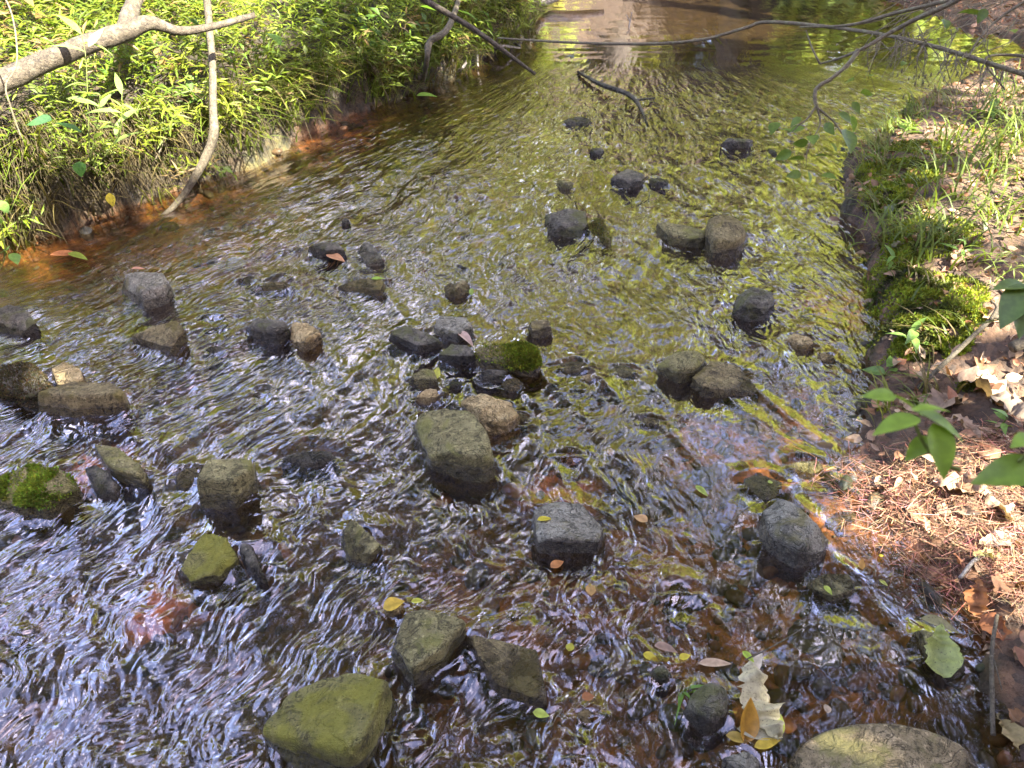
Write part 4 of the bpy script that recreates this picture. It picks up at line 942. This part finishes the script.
stick('sapling', 'pale bare stem hanging straight down the left bank and bending into the stream', 'sapling',
      [D(200, -80, 3.3), D(207, 0, 3.35), D(212, 60, 3.38), D(213, 110, 3.38), D(212, 142, 3.38), D(190, 185, 3.4), P(165, 215, -.005), P(120, 250, -.06)],
      [.017, .0165, .016, .017, .021, .015, .012, .008], M_BARK2, .12, 10)
stick('thin_branch', 'straight thin bare branch slanting down over the top of the riffle', 'branch', [D(400, -18, 3.6), D(428, 2, 3.7), D(475, 30, 3.8), D(535, 74, 4.0)], [.017, .015, .013, .008], M_BARK, .1, 8)
stick('long_twig', 'long slender branch reaching across the pool from the right bank', 'branch',
      [D(498, 38, 3.9), D(560, 42, 3.75), D(640, 44, 3.6), D(700, 40, 3.5), D(745, 28, 3.4), D(768, 22, 3.35), D(830, 27, 3.2), D(890, 36, 3.0), D(950, 51, 2.9), D(1030, 76, 2.8), D(1090, 90, 2.8)],
      [.004, .006, .0065, .0065, .007, .0075, .007, .007, .008, .009, .010], M_TWIG, .1, 8)
stick('curved_root', 'crooked pale root dropping from the left bank into the water', 'root', [G(462, 12) + [0, 0, .12], D(448, 28, 4.4), D(430, 42, 4.35), D(427, 60, 4.35), P(423, 86, -.02)], [.016, .018, .02, .014, .011], M_BARK2, .15, 8)
stick('driftwood', 'dark driftwood stick lying in the top of the riffle', 'driftwood',
      [P(578, 72, .01), P(600, 84, .03), P(625, 93, .04), P(638, 104, .03), P(648, 126, .0)], [.009, .014, .015, .012, .005], RM['dark'], .3, 8, extra=[([P(636, 100, .03), P(655, 98, .02)], [.009, .005])])
stick('driftwood', 'grey driftwood log on the rusty bar at the top edge', 'driftwood',
      [G(520, 6) + [0, 0, .05], G(545, 10) + [0, 0, .07], G(570, 4) + [0, 0, .1], G(605, 3) + [0, 0, .08]], [.03, .035, .04, .025], M_DRIFT, .2, 8)
stick('dead_twig', 'little upright white twig sticking out of the pool', 'twig', [P(628, 33, -.03), P(630, 22, .03), P(632, 12, .1)], [.006, .005, .003], M_DRIFT, .2, 6, extra=[([P(630, 22, .03), P(626, 14, .08)], [.004, .003])])
for (a, b, c, lb) in (((462, 55), (475, 48), (478, 66), 'white bleached twig at the foot of the left bank'), ((457, 72), (464, 66), (468, 58), 'short pale snag beside the white bleached twig'), ((480, 50), (500, 46), (520, 48), 'flat bleached stick along the top of the left bank shore')):
    stick('dead_twig', lb, 'twig', [P(*a, .02), P(*b, .07), P(*c, .02)], [.008, .010, .006], M_DRIFT, .25, 6)
stick('leaning_twig', 'pale bent twig leaning across the dead leaves on the right bank', 'twig', [G(915, 396) + [0, 0, .03], G(945, 372) + [0, 0, .06], G(982, 343) + [0, 0, .1], G(990, 336) + [0, 0, .1]], [.007, .0075, .007, .004], M_BARK2, .1, 8,
      extra=[([G(978, 347) + [0, 0, .1], G(982, 340) + [0, 0, .12], G(975, 336) + [0, 0, .13]], [.006, .005, .003]), ([G(980, 345) + [0, 0, .1], G(1005, 344) + [0, 0, .1]], [.004, .002])])
stick('branch_stub', 'short grey branch stub poking in at the right edge', 'branch', [G(1000, 372) + [0, 0, .09], G(1024, 362) + [0, 0, .1], G(1060, 350) + [0, 0, .12]], [.017, .021, .025], M_BARK, .2, 10)
stick('thin_stalk', 'thin upright dead stalk hanging below the needle clump at the lower right', 'stalk', [P(997, 615, .05), P(992, 650, .05), P(992, 690, .04), P(993, 735, .02)], [.004, .0045, .0045, .005], M_BARK2, .15, 7,
      extra=[([P(994, 660, .05), P(1002, 690, .05)], [.002, .001])])
stick('straw', 'long dry straw running from the pale decayed leaf to the right', 'straw', [P(745, 660, .04), P(775, 645, .05), P(800, 630, .04), P(812, 622, .01)], [.0016, .0017, .0015, .001], M_BARK2, .0, 6)
stick('straw', 'dry straw slanting past the left side of the ridged grey rock', 'straw', [P(722, 530, .01), P(742, 512, .03), P(762, 500, .05)], [.0015, .0015, .001], M_BARK2, .0, 6)
stick('straw', 'pale straw lying along the bank below the right edge leaf', 'straw', [P(965, 462, .06), P(995, 490, .07), P(1024, 510, .08)], [.004, .004, .004], M_BARK2, .1, 6)
stick('straw', 'white dry straw above the bleached dead leaf', 'straw', [P(960, 578, .05), P(975, 560, .06), P(990, 555, .06)], [.004, .005, .003], M_DRIFT, .1, 6)
for (pts, r, lb) in (
    ([(78, 120, .02), (60, 165, .06), (57, 180, .1), (35, 215, .08), (28, 240, .0)], .005, 'pale vine root curling down to the water at the left bank'),
    ([(57, 165, .1), (68, 185, .12), (70, 205, .08), (62, 222, .0)], .004, 'forked vine root right of the pale curling one'),
    ([(30, 140, .06), (28, 170, .08), (33, 210, .03)], .003, 'thin vertical root at the left end of the bank'),
    ([(175, 118, .1), (160, 150, .12), (142, 186, .02)], .004, 'straight tan root slanting to the brown shallows'),
    ([(318, 72, .05), (300, 95, .08), (285, 125, .04), (275, 142, .0)], .005, 'long grey root slanting down by the orange shallows'),
    ([(330, 78, .08), (328, 92, .1), (312, 112, .02)], .005, 'short curved root above the orange shallows')):
    pp = []
    for i, (a, b, off) in enumerate(pts):
        g = G(a, b); rr = ray(a, b); pp.append(g - rr * off)
    stick('root', lb, 'root', pp, [r] * (len(pp) - 1) + [r * .5], M_BARK2, .15, 6)
stick('dark_vine', 'dark thin vine crossing in front of the thick forked branch', 'vine', [D(-5, -20, 2.6), D(12, 15, 2.6), D(17, 62, 2.6), D(6, 85, 2.6), D(10, 105, 2.62), D(22, 140, 2.7)], [.003] * 6, M_TWIG, .1, 6)

# ------------------------------------------------------------------ leafy branch on the right
def foliage(spots, size, colr, depth, W=.62, sd=3, prof='ovate'):
    s = Soup(); n = len(spots)
    for (px, py, sc, yaw) in spots:
        tv, tf = leaf_tpl(W, 6, .12, .18, prof); p = D(px, py, depth + rng.normal(0, .05))
        R = rots([yaw], [rng.normal(-.15, .35)], [rng.normal(0, .5)])
        V, F = scatter(tv - np.array([.1, 0, 0]), tf, R, p[None], [size * sc]); c = np.clip(np.array(colr) * rng.uniform(.75, 1.25), .01, .7)
        s.add(V, F, c)
    return s
k = 2.55
root = empty('leafy_branch', D(985, -20, 2.3))
tag(root, 'drooping thin branch with small green leaves hanging over the water at right', 'branch')
s = Soup()
add_tube(s, [D(1010, -35, 2.3), D(955, 1, 2.4), D(918, 18, 2.45), D(888, 34, 2.5), D(862, 49, 2.5), D(840, 58, 2.55), D(820, 64, 2.6)], [.011, .009, .008, .007, .006, .0045, .003], seg=8, rough=.12)
add_tube(s, [D(858, 50, 2.5), D(848, 64, 2.5), D(832, 78, 2.5), D(817, 88, 2.5), D(815, 100, 2.5), D(818, 110, 2.5)], [.008, .007, .0065, .0065, .006, .005], seg=7, rough=.12)
add_tube(s, [D(818, 110, 2.5), D(820, 125, 2.5), D(808, 148, 2.5), D(806, 168, 2.5)], [.004, .003, .002, .001], seg=5)
add_tube(s, [D(818, 108, 2.5), D(834, 122, 2.5), D(845, 138, 2.48), D(856, 158, 2.45)], [.004, .003, .002, .001], seg=5)
add_tube(s, [D(816, 106, 2.5), D(808, 118, 2.5), D(798, 126, 2.5), D(786, 138, 2.5)], [.004, .003, .002, .001], seg=5)
add_tube(s, [D(820, 64, 2.6), D(812, 48, 2.6), D(806, 30, 2.6)], [.004, .003, .0015], seg=5)
add_tube(s, [D(950, 0, 2.45), D(900, 12, 2.55), D(850, 25, 2.65), D(800, 27, 2.75)], [.007, .006, .005, .003], seg=6)
s.build('twig', M_TWIG, root, loc=root.location)
sp = [(776, 123, 1.1, 4.2), (800, 118, .8, 3.6), (803, 128, 1.0, 3.2), (812, 136, 1.1, 4.5), (807, 142, .9, 3.0), (840, 114, 1.1, 5.8), (852, 117, 1.0, 5.9), (846, 131, 1.7, 4.8), (826, 124, .9, 5.2), (830, 143, .9, 5.0), (795, 133, .9, 2.9), (790, 152, 1.0, 3.2), (803, 159, .9, 2.8), (815, 156, .9, .2), (823, 175, 1.0, 5.4), (800, 174, .9, 3.4), (808, 172, .8, 4.9), (853, 80, .8, 2.0), (862, 93, .9, 5.3), (870, 76, .7, 1.5), (853, 103, .8, 5.5), (868, 155, 1.0, 5.4), (960, 13, 1.7, 6.1), (945, 20, .9, 4.6), (905, 62, .6, 4.0), (985, 10, .9, 4.0), (1010, 30, 1.0, 4.5), (930, 14, .8, 3.5)]
foliage(sp, .056, (.13, .20, .03), 2.5).build('foliage', M_LEAF, root, loc=root.location)

# bare side twigs tangle with dry catkins
s = Soup()
for k in range(110):
    a = rng.uniform(870, 1030); b = np.interp(a, [830, 890, 950, 1030], [27, 36, 51, 76]) + rng.normal(0, 3); dpt = 2.95 + rng.normal(0, .12)
    ln = rng.uniform(14, 50); dx = rng.normal(-8, 14)
    if k > 45: a, b, ln, dx, dpt = rng.uniform(900, 1040), rng.uniform(-10, 40), rng.uniform(10, 40), rng.normal(-20, 25), 3.0 + rng.normal(0, .2)
    add_tube(s, [D(a, b, dpt), D(a + dx * .3 + rng.normal(0, 4), b + ln * .4, dpt), D(a + dx, b + ln, dpt + rng.normal(0, .05))], [.0024, .0019, .0008], seg=4, sub=4)
add_tube(s, [D(1060, -20, 2.9), D(1000, 18, 3.0), D(975, 45, 3.0), D(962, 75, 3.0)], [.007, .006, .004, .002], seg=6)
add_tube(s, [D(1050, 60, 2.9), D(1010, 55, 2.95), D(985, 60, 2.95), D(1005, 90, 2.95)], [.008, .006, .005, .003], seg=6)
for k in range(46):
    p = D(rng.uniform(878, 985), rng.uniform(50, 100), 2.95 + rng.normal(0, .1)); ln = rng.uniform(.008, .022)
    add_tube(s, [p, p - [0, 0, ln * .5], p - [0, 0, ln]], [.0015, .0035, .001], seg=5, sub=2)
tag(s.build('bare_shrub', M_TWIG, loc=D(1040, 40, 2.9)), 'tangle of bare drooping twigs with dark dry catkins at the upper right', 'shrub')

# foreground sprig close to the lens
def sprig(label, stem, leaves, depth, size, colr, cat='sprig', name='leafy_sprig', W=.55):
    b = D(*stem[0], depth); root = empty(name, b); tag(root, label, cat)
    s = Soup(); add_tube(s, [D(a, c, depth) for a, c in stem], list(np.linspace(.0022, .0012, len(stem))), seg=6); s.build('stem', M_GRASS, root, loc=b)
    s2 = bpy.data.objects
    root.children[0].data.color_attributes['Col'].data.foreach_set('color', np.tile([.2, .24, .05, 1], len(root.children[0].data.vertices)).ravel())
    for (px, py, sc, yaw, pit) in leaves:
        p = D(px, py, depth + rng.normal(0, .01)); tv, tf = leaf_tpl(W, 8, .15, .2)
        V, F = scatter(tv - np.array([.5, 0, 0]), tf, rots([yaw], [pit], [rng.normal(0, .3)]), p[None], [size * sc]); l = Soup(); l.add(V, F, np.clip(np.array(colr) * rng.uniform(.8, 1.2), .01, .8)); l.build('leaf', M_LEAF, root, loc=p)
    return root
sprig('blurred bright green sprig close to the camera over the right bank', [(960, 470), (940, 462), (922, 440), (912, 415)],
      [(880, 395, .9, 3.0, .1), (908, 402, 1.1, 2.0, .2), (897, 423, 1.3, 3.3, -.1), (938, 420, 1.5, 5.6, .0), (933, 408, 1.0, .1, .1), (918, 448, .9, 3.7, -.5), (942, 450, 1.5, 4.9, -.6)], .62, .03, (.22, .34, .04))
sprig('blurred pair of broad green leaves at the right edge near the camera', [(1040, 440), (1026, 455), (1018, 462)], [(1010, 472, 1.6, 3.2, -.1), (1024, 440, .8, 3.6, .2)], .62, .035, (.22, .34, .04))
sprig('green leaf with a yellow patch at the right edge beside a bent bare twig', [(1060, 285), (1035, 292), (1010, 315), (975, 325)], [(1016, 303, 2.0, 3.9, -.4), (1012, 285, 1.4, 3.3, .2), (1022, 322, 1.2, 4.4, -.3)], 1.1, .04, (.11, .17, .035))

# ------------------------------------------------------------------ single plants
def plant(label, name, cat, base, stems, colr, ll, lw, prof='lance', leafn=7, curl=.3):
    root = empty(name, base); tag(root, label, cat)
    ss, ls = Soup(), Soup(); tv, tf = leaf_tpl(lw / ll, 6, .2, curl, prof)
    for pts in stems:
        pts = np.array(pts); add_tube(ss, pts, np.linspace(.003, .0012, len(pts)), c=(.2, .24, .06), seg=5)
        Q = smooth_path(pts, 8); idx = np.linspace(len(Q) * .25, len(Q) - 1, leafn).astype(int)
        for j, i in enumerate(idx):
            V, F = scatter(tv, tf, rots([j * 2.5 + rng.normal(0, .4)], [rng.uniform(-.1, .7)], [rng.normal(0, .3)]), Q[i][None], [ll * rng.uniform(.7, 1.15)])
            ls.add(V, F, np.clip(np.array(colr) * rng.uniform(.8, 1.2), .01, .7))
    ss.build('stem', M_GRASS, root, loc=base); ls.build('foliage', M_LEAF, root, loc=base); return root
b = D(90, 160, 2.95)
plant('tall plant with long narrow light green leaves at the edge of the left bank', 'tall_plant', 'plant', b, [[b, D(88, 110, 2.9), D(86, 60, 2.85), D(82, 35, 2.85)], [b, D(98, 120, 2.9), D(100, 95, 2.85)], [b + [.05, 0, 0], D(120, 130, 2.9), D(122, 95, 2.85)]], (.24, .34, .08), .13, .026, leafn=7)
b = D(52, 165, 2.9); root = plant('low plant with two broad dark green leaves on the left bank', 'broadleaf_plant', 'plant', b, [[b, D(52, 145, 2.86), D(51, 126, 2.82)]], (.07, .16, .04), .01, .004, leafn=1)
for (px, py, sz, yaw, cc) in ((38, 121, .115, 3.0, (.07, .17, .04)), (68, 126, .115, -.25, (.06, .16, .04))):
    tv, tf = leaf_tpl(.55, 8, .1, .12); p = D(px, py, 2.8); V, F = scatter(tv - np.array([.5, 0, 0]), tf, rots([yaw], [-.1], [-.3]), p[None], [sz]); l = Soup(); l.add(V, F, cc); l.build('leaf', M_LEAF, root, loc=p)
def hung(px, py, dep, sz, yaw, pit, roll, cc, label, name='leaf', W=.6, mat=None, prof='ovate'):
    p = D(px, py, dep); tv, tf = leaf_tpl(W, 8, .12, .12, prof); V, F = scatter(tv - np.array([.5, 0, 0]), tf, rots([yaw], [pit], [roll]), p[None], [sz]); s = Soup(); s.add(V, F, cc)
    return tag(s.build(name, mat or M_LEAF, loc=p), label, 'leaf')
hung(111, 200, 3.05, .055, -1.2, -1.2, .1, (.6, .5, .05), 'single yellow leaf hanging over the brown shallows at left', 'hanging_leaf', .65, M_SPOT)
hung(80, 169, 3.0, .06, -1.4, -.9, 0, (.09, .22, .03), 'heart shaped green leaf hanging above the yellow one at left', 'hanging_leaf', .85)
hung(96, 78 - 42, 2.8, .10, 1.0, .6, .5, (.34, .42, .16), 'pale upturned leaf in front of the thick forked branch', 'hanging_leaf', .3, prof='lance')
root = empty('seedling', D(4, 262, 2.7)); tag(root, 'small round leaved seedling at the water edge on the far left', 'seedling')
for (px, py, sz, yaw) in ((4, 250, .06, 2.6), (15, 258, .055, -.9), (2, 206, .07, -.6), (-3, 222, .07, 1.9)):
    tv, tf = leaf_tpl(.7, 8, .1, .15); p = D(px, py, 2.7); V, F = scatter(tv - np.array([.5, 0, 0]), tf, rots([yaw], [-.3], [-.2]), p[None], [sz]); l = Soup(); l.add(V, F, (.17, .3, .06)); l.build('leaf', M_LEAF, root, loc=p)
s = Soup(); add_tube(s, [D(-4, 275, 2.72), D(5, 255, 2.7), D(0, 215, 2.7)], [.002, .002, .0015], c=(.2, .25, .06), seg=5); s.build('stem', M_GRASS, root, loc=root.location)
for (px, py, lb, ll, lw) in ((887, 262, 'small green seedling on the mossy bank edge', .07, .02), (905, 338, 'seedling with long pale green leaves above the lower moss', .09, .03), (882, 372, 'tiny twin leaved seedling at the foot of the mossy bank', .06, .03), (957, 250, 'spiky green seedling among the bank grass', .07, .014), (995, 425, 'small green weed growing among the big dead leaves', .05, .02), (905, 128, 'bushy green seedling on the far right bank', .09, .03), (985, 110, 'leafy green weed at the top of the right bank', .12, .04)):
    g = G(px, py + 8); plant(lb, 'seedling', 'seedling', g, [[g, g + [.005, 0, .03], g + [.01, -.005, .06]]], (.18, .30, .06), ll, lw, leafn=5)
for (px, py, dep, sz, yaw, lb) in ((430, 8, 4.2, .12, .3, 'broad green leaf at the upper end of the slanting thin branch'), (468, 14, 4.1, .12, -.4, 'second broad green leaf beside the slanting thin branch'), (275, 38, 3.6, .11, -.8, 'wide dark leaf among the left bank stilt grass')):
    hung(px, py, dep, sz, yaw, -.2, -.3, (.14, .26, .04), lb, 'hanging_leaf')
hung(427, 95, 4.45, .12, .2, 0, 0, (.2, .34, .05), 'green leaf floating at the foot of the crooked pale root', 'hanging_leaf')
# grass blade in the shallows
p = P(682, 690, .0); root = Soup(); blades(root, p, 5, .10, .006, (.16, .3, .04), .008)
tag(root.build('grass_tuft', M_GRASS, loc=p), 'short green grass blades standing beside the dark grey rounded rock', 'grass tuft')

# ------------------------------------------------------------------ light
w = bpy.data.worlds.new('World'); scene.world = w; w.use_nodes = True
nt = w.node_tree; nt.nodes.clear()
sky = nd(nt, 'ShaderNodeTexSky'); sky.sky_type = 'NISHITA'; sky.sun_disc = False; sky.sun_elevation = SUN_EL; sky.sun_rotation = SUN_AZ
sky.dust_density = 1.5
tc = nd(nt, 'ShaderNodeTexCoord'); cn = noise(nt, tc.outputs['Generated'], 4, 5, .6)
cm = mth(nt, 'MULTIPLY', ramp(nt, cn, .52, .68), .6)
cloud = mixc(nt, cm, mixc(nt, 1.0, sky.outputs[0], (1.12, .94, 1.0), 'MULTIPLY'), (12, 11.2, 13))
bg = nd(nt, 'ShaderNodeBackground'); nt.links.new(cloud, bg.inputs[0]); bg.inputs[1].default_value = .15
o = nd(nt, 'ShaderNodeOutputWorld'); nt.links.new(bg.outputs[0], o.inputs[0])
ld = bpy.data.lights.new('sun', 'SUN'); ld.energy = 4.5; ld.angle = math.radians(.53); ld.color = (1, .95, .86)
lo = bpy.data.objects.new('sun', ld); col.objects.link(lo); lo.rotation_euler = Vector(L).to_track_quat('Z', 'Y').to_euler(); lo.location = (6, -2, 12)

scene.view_settings.view_transform = 'Standard'; scene.view_settings.look = 'None'
scene.view_settings.gamma = 1; scene.view_settings.exposure = 3.5; scene.view_settings.use_curve_mapping = False
scene.cycles.max_bounces = 8; scene.cycles.transparent_max_bounces = 12
scene.cycles.sample_clamp_indirect = 6; scene.cycles.use_denoising = True
